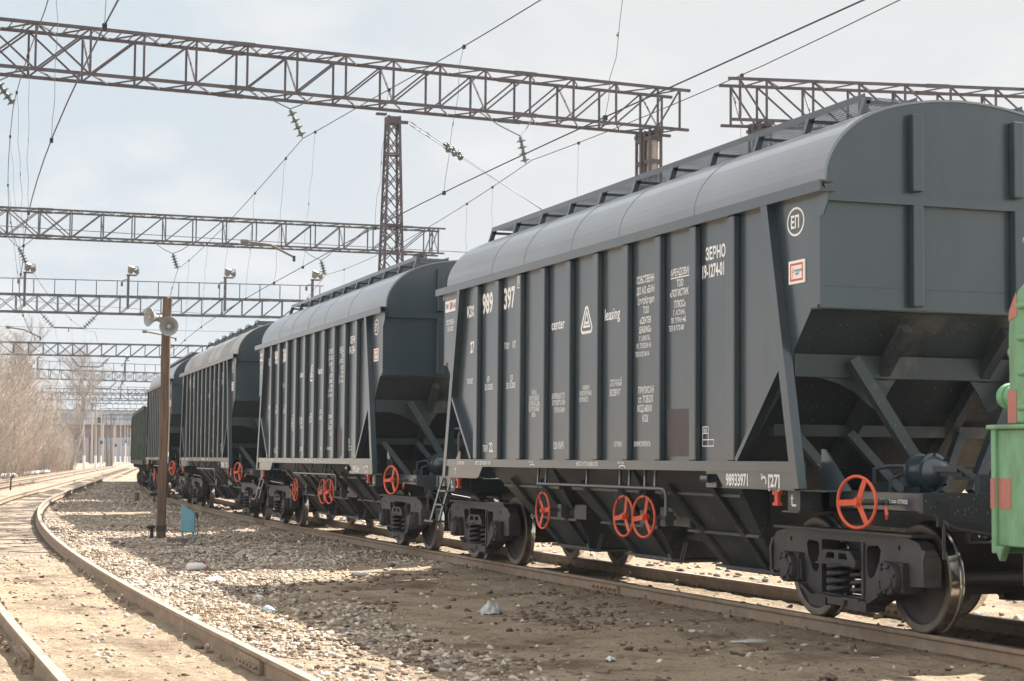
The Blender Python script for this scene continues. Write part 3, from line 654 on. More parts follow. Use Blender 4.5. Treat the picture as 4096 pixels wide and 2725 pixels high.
def make_wagon(label, dusty=False, wheels=True, walk_full=True):
    T = thing('hopper_wagon', label, 'hopper wagon', group='grey grain hopper wagons of the train')
    P = M['paint']; U = M['under']
    # body shell: side sheets, end walls, 45-degree end slopes
    b = MB()
    side = [(-5.61,3.92),(-5.61,2.875),(-5.47,2.875),(-5.12,2.50),(-5.09,2.30),(-4.05,1.44),(4.05,1.44),(5.09,2.30),(5.12,2.50),(5.47,2.875),(5.61,2.875),(5.61,3.92)]
    b.prism(side, lambda u,v,t:(u,t,v), -1.515,-1.505)
    b.mirror_y()
    body = b.build('body', P, T)
    s_ = MB()
    for xa in [-5.1,-4.2]+STK[:-1]+[4.2]: pass
    seam = MB(); zs = 2.375
    seam.box(-4.95,4.95,-1.5175,-1.514,zs-.004,zs+.004); seam.mirror_y(); seam.build('weld_seam', P, body)
    for sx in (-1,1):
        e = MB()
        e.box(min(sx*5.57,sx*5.62),max(sx*5.57,sx*5.62),-1.516,1.516,2.87,3.93)
        arcp = [(y,z-.004) for y,z in ROOF]
        for i_ in range(len(arcp)-1):
            (ya,za),(yb,zb) = arcp[i_],arcp[i_+1]
            if yb-ya > 1e-4: e.add([(sx*xx,yy,zz) for xx in (5.572,5.62) for yy,zz in ((ya,3.93),(yb,3.93),(yb,zb),(ya,za))], [(0,1,2,3),(7,6,5,4),(2,6,7,3)])
        for sy in (-1,1): e.box(min(sx*5.572,sx*5.618),max(sx*5.572,sx*5.618),min(sy*1.46,sy*1.514),max(sy*1.46,sy*1.514),3.931,3.984)
        e.box(min(sx*5.622,sx*5.627),max(sx*5.622,sx*5.627),-1.47,1.47,3.068,3.076)
        e.box(min(sx*5.46,sx*5.60),max(sx*5.46,sx*5.60),-1.530,-1.516,2.872,2.90); e.box(min(sx*5.46,sx*5.60),max(sx*5.46,sx*5.60),1.516,1.530,2.872,2.90)
        e.build('end_wall', P, T)
        e = MB()
        e.box(min(sx*5.44,sx*5.60),max(sx*5.44,sx*5.60),-1.515,1.515,2.860,2.8715)
        e.plate((sx*5.47,-1.512,2.872),(sx*5.47,1.512,2.872),(sx*4.05,1.512,1.44),(sx*4.05,-1.512,1.44), .01)
        e.plate((sx*4.04,-1.2,1.43),(sx*4.04,1.2,1.43),(sx*2.95,.6,.40),(sx*2.95,-.6,.40), .01)
        e.build('end_slope', U, T)
        e = MB(); e.box(min(sx*5.622,sx*5.69),max(sx*5.622,sx*5.69),-1.52,1.52,3.835,3.915)
        e.build('end_belt', P, T)
        for sy in (-1,1):
            for z0,z1 in ((3.96,4.68),(2.90,3.833)):
                e = MB(); e.box(min(sx*5.622,sx*5.715),max(sx*5.622,sx*5.715),min(sy*.49,sy*.60),max(sy*.49,sy*.60),z0,z1)
                o = e.build('end_stake', P, T)
                bv = o.modifiers.new('b','BEVEL'); bv.width = .012; bv.segments = 2
            # ribs under the slope
            e = MB(); e.beam((sx*5.50,sy*.55,2.72),(sx*4.10,sy*.55,1.43),.10,.12); e.build('slope_rib', U, T)
    # roof
    r = MB()
    n = len(ROOF); X0, X1 = -5.635, 5.635
    inner = [(y*.985, z-.02) for y,z in ROOF]
    r.v = [(x,y,z) for x in (X0,X1) for y,z in ROOF+inner]
    for i in range(n-1):
        r.f += [(i,i+1,2*n+i+1,2*n+i),(n+i+1,n+i,3*n+i,3*n+i+1),(i+1,i,n+i,n+i+1),(2*n+i,2*n+i+1,3*n+i+1,3*n+i)]
    r.m = [0]*len(r.f)
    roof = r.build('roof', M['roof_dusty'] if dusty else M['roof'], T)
    for xs in (-3.6,-2.3,-.6,.9,2.9):
        sm = MB()
        for i in range(n-1): sm.beam((xs,ROOF[i][0]*1.001,ROOF[i][1]+.002),(xs,ROOF[i+1][0]*1.001,ROOF[i+1][1]+.002),.012,.004,(0,0,1))
        sm.build('roof_seam', M['roof_dusty'] if dusty else M['roof'], roof)
    # loading hatches along the ridge
    for hx in (-4.1,-1.4,1.4,4.1):
        h = MB(); h.lathe([(0,.34),(.05,.34),(.07,.30),(.08,0)],(hx,0,4.815),(0,0,1),20); h.build('roof_hatch', M['roof_dusty'] if dusty else M['roof'], roof, smooth=40)
    # eaves rail, sill, stakes
    for sy in (-1,1):
        y = lambda a,c: (min(sy*a,sy*c), max(sy*a,sy*c))
        e = MB(); a = y(1.44,1.61); e.box(-5.79,5.79,a[0],a[1],3.90,3.915); a = y(1.59,1.61); e.box(-5.79,5.79,a[0],a[1],3.915,4.0); a = y(1.46,1.589); e.box(-5.79,5.79,a[0],a[1],3.985,3.999)
        e.prism([(5.78,3.899),(5.78,3.80),(5.71,3.70),(5.63,3.70),(5.63,3.899)], lambda u,v,t:(u,t,v), sy*1.517, sy*1.53)
        e.build('eaves_rail', P, T)
        e = MB(); a = y(1.46,1.60); e.box(-5.26,5.26,a[0],a[1],1.385,1.485); e.build('side_sill', P, T)
        for x in STK:
            e = MB(); a = y(1.516,1.585); e.box(x-.075,x+.075,a[0],a[1],1.486,3.899); o = e.build('side_stake', P, T)
            bv = o.modifiers.new('b','BEVEL'); bv.width = .012; bv.segments = 2
        for sx in (-1,1):
            e = MB()
            tx, bx_ = 4.70, 5.30
            poly = [(tx-.065,3.899),(tx+.065,3.899),(bx_+.075,1.24),(bx_-.055,1.24)]
            e.prism(poly, lambda u,v,t:(sx*u,t,v), sy*1.516, sy*1.605)
            e.build('end_post', P, T)
            e = MB()  # diagonal along the sheet's lower edge
            e.beam((sx*4.98,sy*1.545,2.36),(sx*4.10,sy*1.545,1.49),.11,.055,(0,0,1)); e.build('corner_brace', P, T)
            e = MB()  # gusset below the sill (number plate place)
            e.prism([(sx*3.62,1.384),(sx*3.80,1.235),(sx*5.24,1.235),(sx*5.24,1.384)], lambda u,v,t:(u,t,v), sy*1.565, sy*1.58); e.box(min(sx*3.8,sx*5.3),max(sx*3.8,sx*5.3),min(sy*1.40,sy*1.60),max(sy*1.40,sy*1.60),1.222,1.234)
            e.build('sill_gusset', P, T)
            e = MB()  # jacking bracket
            a = y(1.10,1.52); e.box(min(sx*5.02,sx*5.25),max(sx*5.02,sx*5.25),a[0],a[1],1.035,1.218); a = y(1.08,1.56)
            e.box(min(sx*4.98,sx*5.29),max(sx*4.98,sx*5.29),a[0],a[1],1.02,1.034); e.box(min(sx*4.98,sx*5.8),max(sx*4.98,sx*5.8),a[0],a[1],1.219,1.228)
            e.build('jacking_bracket', U, T)
            e = MB()
            e.prism([(sx*5.33,1.60),(sx*5.40,1.60),(sx*5.86,1.23),(sx*5.33,1.23)], lambda u,v,t:(u,t,v), sy*1.33, sy*1.345); e.build('post_gusset', P, T)
            e = MB()
            for q in ((0,0),): 
                xx = sx*4.78 if sx < 0 else 4.86
                e.box(xx-.055,xx+.055,min(sy*1.52,sy*1.57),max(sy*1.52,sy*1.57),1.175,1.22); e.box(xx-.03,xx+.03,min(sy*1.53,sy*1.56),max(sy*1.53,sy*1.56),1.10,1.175); e.box(xx-.05,xx+.05,min(sy*1.52,sy*1.57),max(sy*1.52,sy*1.57),1.075,1.105)
            e.build('tow_hook', M['red'], T)
    # hoppers below the sill
    for cx in (-2.55,-.02,2.5):
        h = MB(); a = .05
        for sy in (-1,1):
            w0, w1 = 1.22, .62
            pts = [(cx-w0,sy*1.43,1.384),(cx+w0,sy*1.43,1.384),(cx+w1,sy*.62,.35),(cx-w1,sy*.62,.35)]
            h.plate(*pts, .012)
            for t in (-.28,.30):                                      # slanted ribs
                h.beam((cx+t*1.9,sy*1.36,1.23),(cx+t*1.55,sy*.66,.37),.035,.10,(1,0,0))
            h.beam((cx-w0*.86,sy*1.24,1.135),(cx+w0*.86,sy*1.24,1.135),.055,.03); h.beam((cx-w0*.7,sy*.93,.72),(cx+w0*.7,sy*.93,.72),.055,.03)
            h.beam((cx-w1-.05,sy*.66,.345),(cx+w1+.05,sy*.66,.345),.09,.03)
        for sx in (-1,1):
            h.plate((cx+sx*1.22,-1.43,1.384),(cx+sx*1.22,1.43,1.384),(cx+sx*.62,.62,.35),(cx+sx*.62,-.62,.35), .012)
        h.build('hopper', U, T)
        h = MB()
        h.tube([(cx+.62,-.70,.40),(cx+.70,-.70,.33),(cx+.78,-.62,.33),(cx+.86,-.60,.55)], .025, 6)
        h.box(cx-.62,cx+.62,-.60,.60,.30,.335); h.build('outlet_gate', U, T)
    # centre sill, end platforms, crossbeams and struts
    f = MB(); f.box(-6.75,6.75,-.20,.20,.86,1.20); f.build('centre_sill', U, T)
    g = MB(); g.box(-4.6,4.6,-.08,.08,1.2,1.384); g.box(1.05,1.85,-1.02,-.92,.76,.96); g.box(-1.6,-1.2,-1.02,-.92,.74,.92); g.beam((-1.2,-.55,.62),(2.2,-.55,.60),.05,.06); g.build('gear_beam', U, T)
    for sx in (-1,1):
        e = MB()
        for sy in (-1,1):
            e.box(min(sx*5.25,sx*6.78),max(sx*5.25,sx*6.78),min(sy*1.14,sy*1.22),max(sy*1.14,sy*1.22),1.075,1.225)
            e.box(min(sx*4.95,sx*5.25),max(sx*4.95,sx*5.25),min(sy*.2,sy*1.30),max(sy*.2,sy*1.30),1.03,1.20)
        e.build('side_channel', P, T)
        e = MB()
        e.prism([(-1.235,1.23),(-1.235,1.06),(-.45,.92),(.45,.92),(1.235,1.06),(1.235,1.23)], lambda u,v,t:(sx*t,u,v), 6.78,6.84); e.build('end_beam', U, T)
        e = MB(); e.box(min(sx*5.1,sx*6.78),max(sx*5.1,sx*6.78),-1.135,1.135,1.19,1.203); e.build('end_deck', U, T)
        e = MB(); e.box(min(sx*5.02,sx*5.12),max(sx*5.02,sx*5.12),-1.50,1.50,2.27,2.48)
        for sy in (-1,1):
            arc = [(sy*1.25,2.272),(sy*.40,2.272)]+[(sy*(.42+.10*(1-math.cos(t*.3))),2.272-.12*t/4) for t in range(5)]+[(sy*.60,2.05),(sy*.70,1.98),(sy*.85,2.10),(sy*1.02,2.21)]
            e.prism([(sy*1.25,2.269),(sy*.40,2.269),(sy*.46,2.20),(sy*.52,2.10),(sy*.60,1.96),(sy*.72,2.03),(sy*.86,2.14),(sy*1.04,2.22)], lambda u,v,t:(sx*t,u,v), 5.07,5.085)
        e.build('cross_beam', U, T)
        e = MB(); e.box(min(sx*4.42,sx*4.52),max(sx*4.42,sx*4.52),-1.40,1.40,1.73,1.84); e.build('cross_beam', U, T)
        for sy in (-1,1):
            e = MB(); e.beam((sx*5.18,sy*.93,2.44),(sx*5.42,sy*.20,1.205),.11,.10,(1,0,0)); e.build('strut', U, T)
            e = MB(); e.beam((sx*4.58,sy*1.22,1.76),(sx*4.85,sy*.84,1.205),.085,.08,(1,0,0)); e.build('strut', U, T)
            e = MB(); e.beam((sx*4.58,sy*.62,1.76),(sx*4.85,sy*.22,1.205),.085,.08,(1,0,0)); e.build('strut', U, T)
        # coupler
        c = MB(); c.box(min(sx*6.75,sx*7.12),max(sx*6.75,sx*7.12),-.10,.10,.93,1.13)
        c.prism([(7.10,-.17),(7.22,-.20),(7.38,-.12),(7.34,-.02),(7.44,.06),(7.38,.20),(7.16,.20),(7.10,.12)], lambda u,v,t:(sx*u,sx*v,t), .87,1.20); c.build('coupler', M['cast'], T)
        # hoses / uncoupling lever
        c = MB(); c.tube([(sx*6.86,-1.05,1.0),(sx*6.90,-1.03,.96),(sx*6.90,-.95,.93),(sx*6.95,-.3,.82),(sx*6.98,.0,.80)], .016, 6)
        c.tube([(sx*6.86,-1.05,1.0),(sx*6.88,-1.06,.90),(sx*6.88,-1.06,.68)], .016, 6)
        c.prism([(-.05,1.16),(.05,1.16),(.06,.95),(-.06,.95)], lambda u,v,t:(sx*t,-1.05+u,v), 6.841,6.87); c.build('uncoupling_lever', M['cast'], T)
        c = MB(); c.tube([(sx*6.84,.28,1.0),(sx*6.98,.28,.98),(sx*7.08,.27,.80),(sx*7.2,.22,.62),(sx*7.36,.20,.58)], .027, 8); c.build('brake_hose', M['darkrubber'], T, smooth=60)
    # brake cylinder with its rods, front platform
    c = MB(); c.lathe([(0,0),(0,.09),(.03,.14),(.05,.17),(.07,.17),(.07,.145),(.24,.145),(.24,.172),(.265,.172),(.275,.145),(.34,.115),(.39,.06),(.40,0)],(5.74,-.62,1.40),(1,.12,0),26)
    for k in range(8):
        t = k*math.pi/4; c.lathe([(0,0),(0,.012),(.05,.012)],(5.97,-.595+.157*math.cos(t),1.40+.157*math.sin(t)),(1,.12,0),6)
    c.box(5.68,5.94,-.70,-.56,1.204,1.27)
    c.build('brake_cylinder', P, T, smooth=40)
    c = MB(); c.beam((6.0,-.67,1.43),(6.40,-.60,1.43),.03,.05); c.beam((6.0,-.62,1.39),(6.40,-.55,1.39),.03,.05); c.beam((6.38,-.60,1.46),(6.62,-.30,1.22),.05,.04); c.beam((6.2,-.5,1.36),(6.7,-.2,1.36),.06,.05); c.box(6.5,6.58,-.5,-.2,1.204,1.38); c.build('brake_lever', U, T); c = MB()
    c.tube([(5.62,-.62,1.45),(5.5,-.75,1.45),(5.42,-.85,1.42),(5.42,-.86,1.22)], .02, 8); c.tube([(5.7,-.85,1.21),(5.7,-.85,1.34),(5.7,-.72,1.38)], .02, 8)
    c.box(5.45,5.62,-.92,-.80,1.204,1.30); c.build('brake_pipe', U, T)
    c = MB(); c.lathe([(0,0),(0,.15),(.05,.19),(.55,.19),(.60,.15),(.60,0)],(-6.2,-.45,1.45),(0,1,0),20); c.box(-6.3,-6.1,-.4,.1,1.204,1.3); c.box(-6.05,-5.9,-.85,-.6,1.204,1.75); c.build('air_reservoir', P, T, smooth=40)
    # hand wheels and their rod
    handwheel(T, 'handbrake_wheel', (6.22,-1.50,1.14), .222, .28, 1.1)
    c = MB(); c.tube([(6.23,-1.47,1.14),(6.27,-1.22,1.14)], .026, 8); c.beam((6.36,-1.30,1.14),(6.50,-1.36,1.03),.012,.035); c.build('handbrake_shaft', U, T)
    c = MB(); c.beam((6.41,-1.33,1.09),(6.50,-1.375,1.02),.02,.05); c.build('handbrake_lever', M['red'], T)
    if wheels:
        handwheel(T, 'discharge_wheel', (-1.42,-1.52,.85), .222, .02, 2.2); handwheel(T, 'discharge_wheel', (1.16,-1.52,.86), .222, .10, 1.2); handwheel(T, 'discharge_wheel', (1.72,-1.52,.87), .222, .16, 1.2)
        for hx in (-1.42,1.16,1.72):
            c = MB(); c.tube([(hx,-1.49,.86),(hx+.03,-1.15,.86)], .022, 8); c.box(hx+.0,hx+.13,-1.32,-1.22,.77,.93)
            c.build('wheel_shaft', U, T)
            c = MB(); c.tube([(hx-.10,-1.53,1.18),(hx-.12,-1.55,1.05),(hx-.03,-1.56,.98),(hx+.06,-1.56,1.01),(hx+.09,-1.55,1.10),(hx+.07,-1.53,1.18)], .006, 5); c.build('lock_cable', M['darkrubber'], T)
    c = MB(); c.tube([(-1.55,-1.53,1.185),(2.24,-1.53,1.185),(2.31,-1.53,1.165),(2.335,-1.53,1.11),(2.335,-1.53,.90)], .021, 8)
    for hx in (-1.6,-1.32,0.05,1.05,1.32,1.75,2.02): c.beam((hx-.12,-1.46,1.384),(hx,-1.52,1.17),.05,.02,(0,1,0))
    c.build('locking_rod', P, T, smooth=60)
    c = MB(); c.box(3.24,3.48,-1.50,-1.46,1.22,1.384); c.lathe([(0,0),(0,.045),(.16,.045),(.16,0)],(3.28,-1.545,1.31),(1,0,0),14); c.lathe([(0,.0),(0,.03),(.05,.03)],(3.42,-1.545,1.31),(1,-.4,0),12); c.build('tail_lamp_bracket', P, T, smooth=40)
    # corner ladder and hand rails (one at each diagonal corner)
    for sg in (1,-1):
        l = MB(); f_ = lambda x,y,z: (sg*x, sg*y, z)
        for xx in (-6.08,-6.50): l.beam(f_(xx,-1.24,1.20),f_(xx-.22,-1.36,.55),.02,.075,(1,0,0))
        for t in (.30,.62): l.beam(f_(-6.08-.22*t,-1.24-.12*t,1.20-.65*t),f_(-6.50-.22*t,-1.24-.12*t,1.20-.65*t),.06,.025)
        l.box(min(sg*-6.28,sg*-6.74),max(sg*-6.28,sg*-6.74),min(sg*-1.46,sg*-1.27),max(sg*-1.46,sg*-1.27),.535,.56)
        l.build('corner_ladder', P, T)
        for xx in (-5.95,-6.45):
            h = MB(); h.tube([f_(xx,-1.17,1.22),f_(xx,-1.17,1.85),f_(xx,-1.13,1.92),f_(xx,-1.05,1.95),f_(xx+.35,-.75,1.95)], .017, 8); h.tube([f_(xx+.35,-.75,1.95),f_(xx+.75,-.75,1.95)], .017, 8)
            h.build('hand_rail', P, T, smooth=60)
        h = MB(); h.tube([f_(-5.55,-1.2,1.22),f_(-5.02,-1.3,2.4)], .015, 6); h.build('hand_rail', P, T, smooth=60)
    # roof walkways
    for sy in (-1,1):
        xs = [-5.37+k*1.067 for k in range(11)]
        wk = MB(); yo, yi, z = .87, .30, 4.885
        segs = [(-5.37,5.31)] if walk_full else [(x-.30,x+.30) for x in (-4.6,-3.0,-1.5,0,1.5,3.0,4.6)]
        for xa,xb in segs:
            a = sorted((sy*(yo-.012),sy*yo)); wk.box(xa,xb,a[0],a[1],z-.03,z+.035)
            a = sorted((sy*(yi+.012),sy*yi)); wk.box(xa,xb,a[0],a[1],z-.03,z+.035)
            x = xa
            k = 0
            while x < xb:                                             # expanded-metal grating
                a = sorted((sy*yi,sy*yo)); wk.box(x,x+.010,a[0],a[1],z-.0015,z+.0015); x += .038
            for j in range(1,10):
                yy = sy*(yi+(yo-yi)*j/10); wk.box(xa,xb,yy-.008,yy+.008,z-.003,z+.0)
        wko = wk.build('roof_walkway', M['paint'], T)
        px = xs if walk_full else [x+d for x in (-4.6,-3.0,-1.5,0,1.5,3.0,4.6) for d in (-.25,.25)]
        for x in px:
            c = MB(); zb = 4.655 if walk_full else 4.72
            c.prism([(sy*.93,zb+.03),(sy*.868,z-.0),(sy*.80,z-.0),(sy*.86,zb+.05)], lambda u,v,t:(x+t,u,v), -.03,.03)
            a = sorted((sy*.31,sy*.86)); c.box(x-.03,x+.03,a[0],a[1],z-.065,z-.032); a = sorted((sy*.30,sy*.36)); c.box(x-.03,x+.03,a[0],a[1],4.80,z-.032)
            c.build('walkway_bracket', P, wko)
    # bogies
    bg = make_bogie(T); bg.location = (5.25,0,0); b2 = dup(bg, T); b2.location = (-5.25,0,0)
    # lettering and plates on the side facing the photo
    blocks = {}
    for it in PANEL_TEXT: blocks.setdefault((round((it[1]+4.4)//.88), it[2] > 3.2, 1.75 < it[2] < 2.4, 2.6 < it[2] < 3.2 and it[1] < 0), []).append(it)
    for its in blocks.values(): text_mesh(its, 'panel_lettering', M['white'], body)
    y = -1.5175
    def done(nm): nonlocal lg; lg.build(nm, M['white'], body, fix=False); lg = MB()
    lg = MB()
    def rtri(c, wd, ht, th):
        pts = []
        for cx,cz,a0,a1 in ((-wd/2+.05,-ht/2+.05,math.pi*1.5,math.pi*.92),(0,ht/2-.05,math.pi*.92,math.pi*.08),(wd/2-.05,-ht/2+.05,math.pi*.08,-math.pi*.5)):
            for k in range(7):
                t = a0+(a1-a0)*k/6; pts.append((c[0]+cx+.05*math.cos(t), c[1]+cz+.05*math.sin(t)))
        strip(lg, pts, th, y, closed=True); return pts
    rtri((.015,3.15),.33,.30,.034)
    strip(lg, [(-.075,3.07),(.015,3.245),(.105,3.07)], .028, y, closed=True)
    lg.add([(-.03,y,3.095),(.06,y,3.095),(.06,y,3.13),(-.03,y,3.13)],[(0,1,2,3)])
    done('logo_emblem'); strip(lg, [(2.41,3.418),(3.0,3.418)], .012, y); done('underline')
    for bi, bx in enumerate(((3.20,1.765,3.33,1.83),(3.20,1.70,3.33,1.765),(3.20,1.635,3.33,1.70),(3.33,1.635,3.46,1.70))):
        strip(lg, [(bx[0],bx[1]),(bx[2],bx[1]),(bx[2],bx[3]),(bx[0],bx[3])], .009, y-.0006*bi, closed=True)
    done('inspection_grid'); strip(lg, [(-2.235,3.72),(-2.165,3.72),(-2.165,3.86),(-2.235,3.86)], .012, -1.5875, closed=True)
    done('stake_frame'); cpts = [(5.173+.155*math.cos(k*math.pi/24), 3.697+.125*math.sin(k*math.pi/24)) for k in range(48)]
    strip(lg, cpts, .02, y-.0, closed=True)
    done('circle_mark')
    text_mesh([("center",-1.155,3.10,0.135,0.92,.016),("leasing",.575,3.10,0.135,0.92,.016)], 'logo_lettering', M['white'], body)
    text_mesh([("ЕП",5.075,3.640,0.115,0.80)], 'circle_lettering', M['white'], body)
    text_mesh([("Р",-2.225,3.75,0.08,0.7)], 'stake_lettering', M['white'], body, y=-1.587)
    text_mesh([("АВТОРЕЖИМ",-4.67,1.41,.045,.8),("МЕСТО ДЛЯ ВИБРАТОРА",-3.87,1.412,.048,.80),("ОТКР  ЗАКР",-1.73,1.445,.024,.95),("МЕСТО УСТАНОВКИ ЗПУ",-.08,1.415,.05,.80),("ОТКР  ЗАКР",1.17,1.445,.025,.95)], 'sill_lettering', M['white'], T, y=-1.6025)
    a = MB()
    for cx in (-1.59,1.31): strip(a, [(cx+.09*math.cos(t*math.pi/8),1.40+.028*math.sin(t*math.pi/8)) for t in range(9)], .012, -1.6025)
    strip(a, [(-4.84+.035*math.cos(2.6-t*.55),1.325+.03*math.sin(2.6-t*.55)) for t in range(6)], .018, -1.5825); strip(a, [(-4.83,1.31),(-4.84,1.27)], .016, -1.5825)
    strip(a, [(4.66+.045*math.cos(2.6-t*.55),1.30+.04*math.sin(2.6-t*.55)) for t in range(7)], .022, -1.5825)
    for xx in (-5.15,5.13): strip(a, [(xx-.03,1.18),(xx-.03,1.085),(xx+.05,1.085)], .018, -1.5225); strip(a, [(xx-.06,1.15),(xx,1.15)], .012, -1.5225)
    a.build('sill_marks', M['white'], T, fix=False)
    text_mesh([("ТОРМОЗ",6.14,1.132,.034,.85),("ОТПУСК",6.42,1.132,.034,.85)], 'brake_lettering', M['white'], T, y=-1.2225)
    a = MB(); strip(a, [(6.325,1.155),(6.405,1.155)], .007, -1.2225); strip(a, [(6.325,1.14),(6.405,1.14)], .007, -1.2225); a.build('brake_arrows', M['white'], T, fix=False)
    a = MB(); a.box(2.325,2.99,-1.5165,-1.5155,1.53,2.03); a.build('paint_patch', M['brown'], body)
    # warning plate
    a = MB(); a.box(5.054,5.357,-1.527,-1.516,3.12,3.335); pl = a.build('warning_plate', M['white'], T)
    a = MB(); strip(a, [(5.094,3.155),(5.317,3.155),(5.317,3.30),(5.094,3.30)], .020, -1.5285, closed=True); strip(a, [(5.144,3.275),(5.127,3.23),(5.147,3.23),(5.127,3.18)], .008, -1.5285); a.build('red_border', M['signred'], pl, fix=False)
    text_mesh([("НЕ ВЛЕЗАЙ!",5.158,3.23,.022,.85),("УБЬЁТ",5.18,3.20,.022,.85)], 'warning_lettering', M['black'], pl, y=-1.5285)
    # maker's plate
    a = MB(); a.box(-5.55,-4.93,-1.527,-1.516,3.64,3.805); pl = a.build('maker_plate', M['white'], T)
    text_mesh([("RM",-5.52,3.685,.085,.75,.012),("RAIL",-5.21,3.685,.085,.75,.012)], 'maker_lettering', M['blue'], pl, y=-1.5285)
    a = MB(); a.prism([(-5.28+.058*math.cos(t*math.pi/10),3.725+.06*math.sin(t*math.pi/10)) for t in range(20)], lambda u,v,t:(u,t,v), -1.5283,-1.5287); a.build('maker_emblem', M['signred'], pl)
    text_mesh([("S",-5.302,3.70,.05,.85)], 'emblem_lettering', M['white'], pl, y=-1.5292)
    text_mesh([("ПОСТРОЕН 1",-5.53,3.45,.075,.60),("25.10.2020",-5.47,3.36,.07,.65)], 'built_lettering', M['white'], body)
    return T
def number_wagon(T, top1, top2, full):
    body = [c for c in T.children if c.name.startswith('body')][0]
    for it in ((top1,-3.86,3.505,.28,.76),(top2,-2.97,3.505,.28,.76)): text_mesh([it], 'number_lettering', M['white'], body)
    for it in ((full,3.86,1.25,.118,.76),("[27]",4.74,1.25,.118,.90),("Р",4.60,1.31,.055,.8)): text_mesh([it], 'number_lettering', M['white'], T, y=-1.5825)
def place(T, s0):
    x = -s0; a0 = x+5.25; a1 = x-5.25
    ya, yb = y_train(a0), y_train(a1)
    T.location = (x, (ya+yb)/2, 0); T.rotation_euler = (0,0,math.atan2(ya-yb, a0-a1))
w1 = make_wagon('grey grain hopper wagon numbered 98933971, clean roof, the one nearest the green locomotive')
NUM = ('number_lettering',)
w2 = dup(w1); w2['label'] = 'grey grain hopper wagon numbered 98933864, coupled between wagon 98933971 and the dusty-roofed wagon'
number_wagon(w1, '989', '397', '98933971'); number_wagon(w2, '989', '386', '98933864')
w3 = make_wagon('grey grain hopper wagon with a dusty white-streaked roof and short separate roof steps', dusty=True, wheels=False, walk_full=False)
number_wagon(w3, '989', '340', '98934003')
w4 = dup(w1, skip=NUM); w4['label'] = 'grey grain hopper wagon half hidden behind the wooden pole, coupled to the green gondola wagon'
number_wagon(w4, '989', '338', '98933815')
for k, t in enumerate((w1, w2, w3, w4)): place(t, 14.715*k)
place_s = 14.715*3+7.36
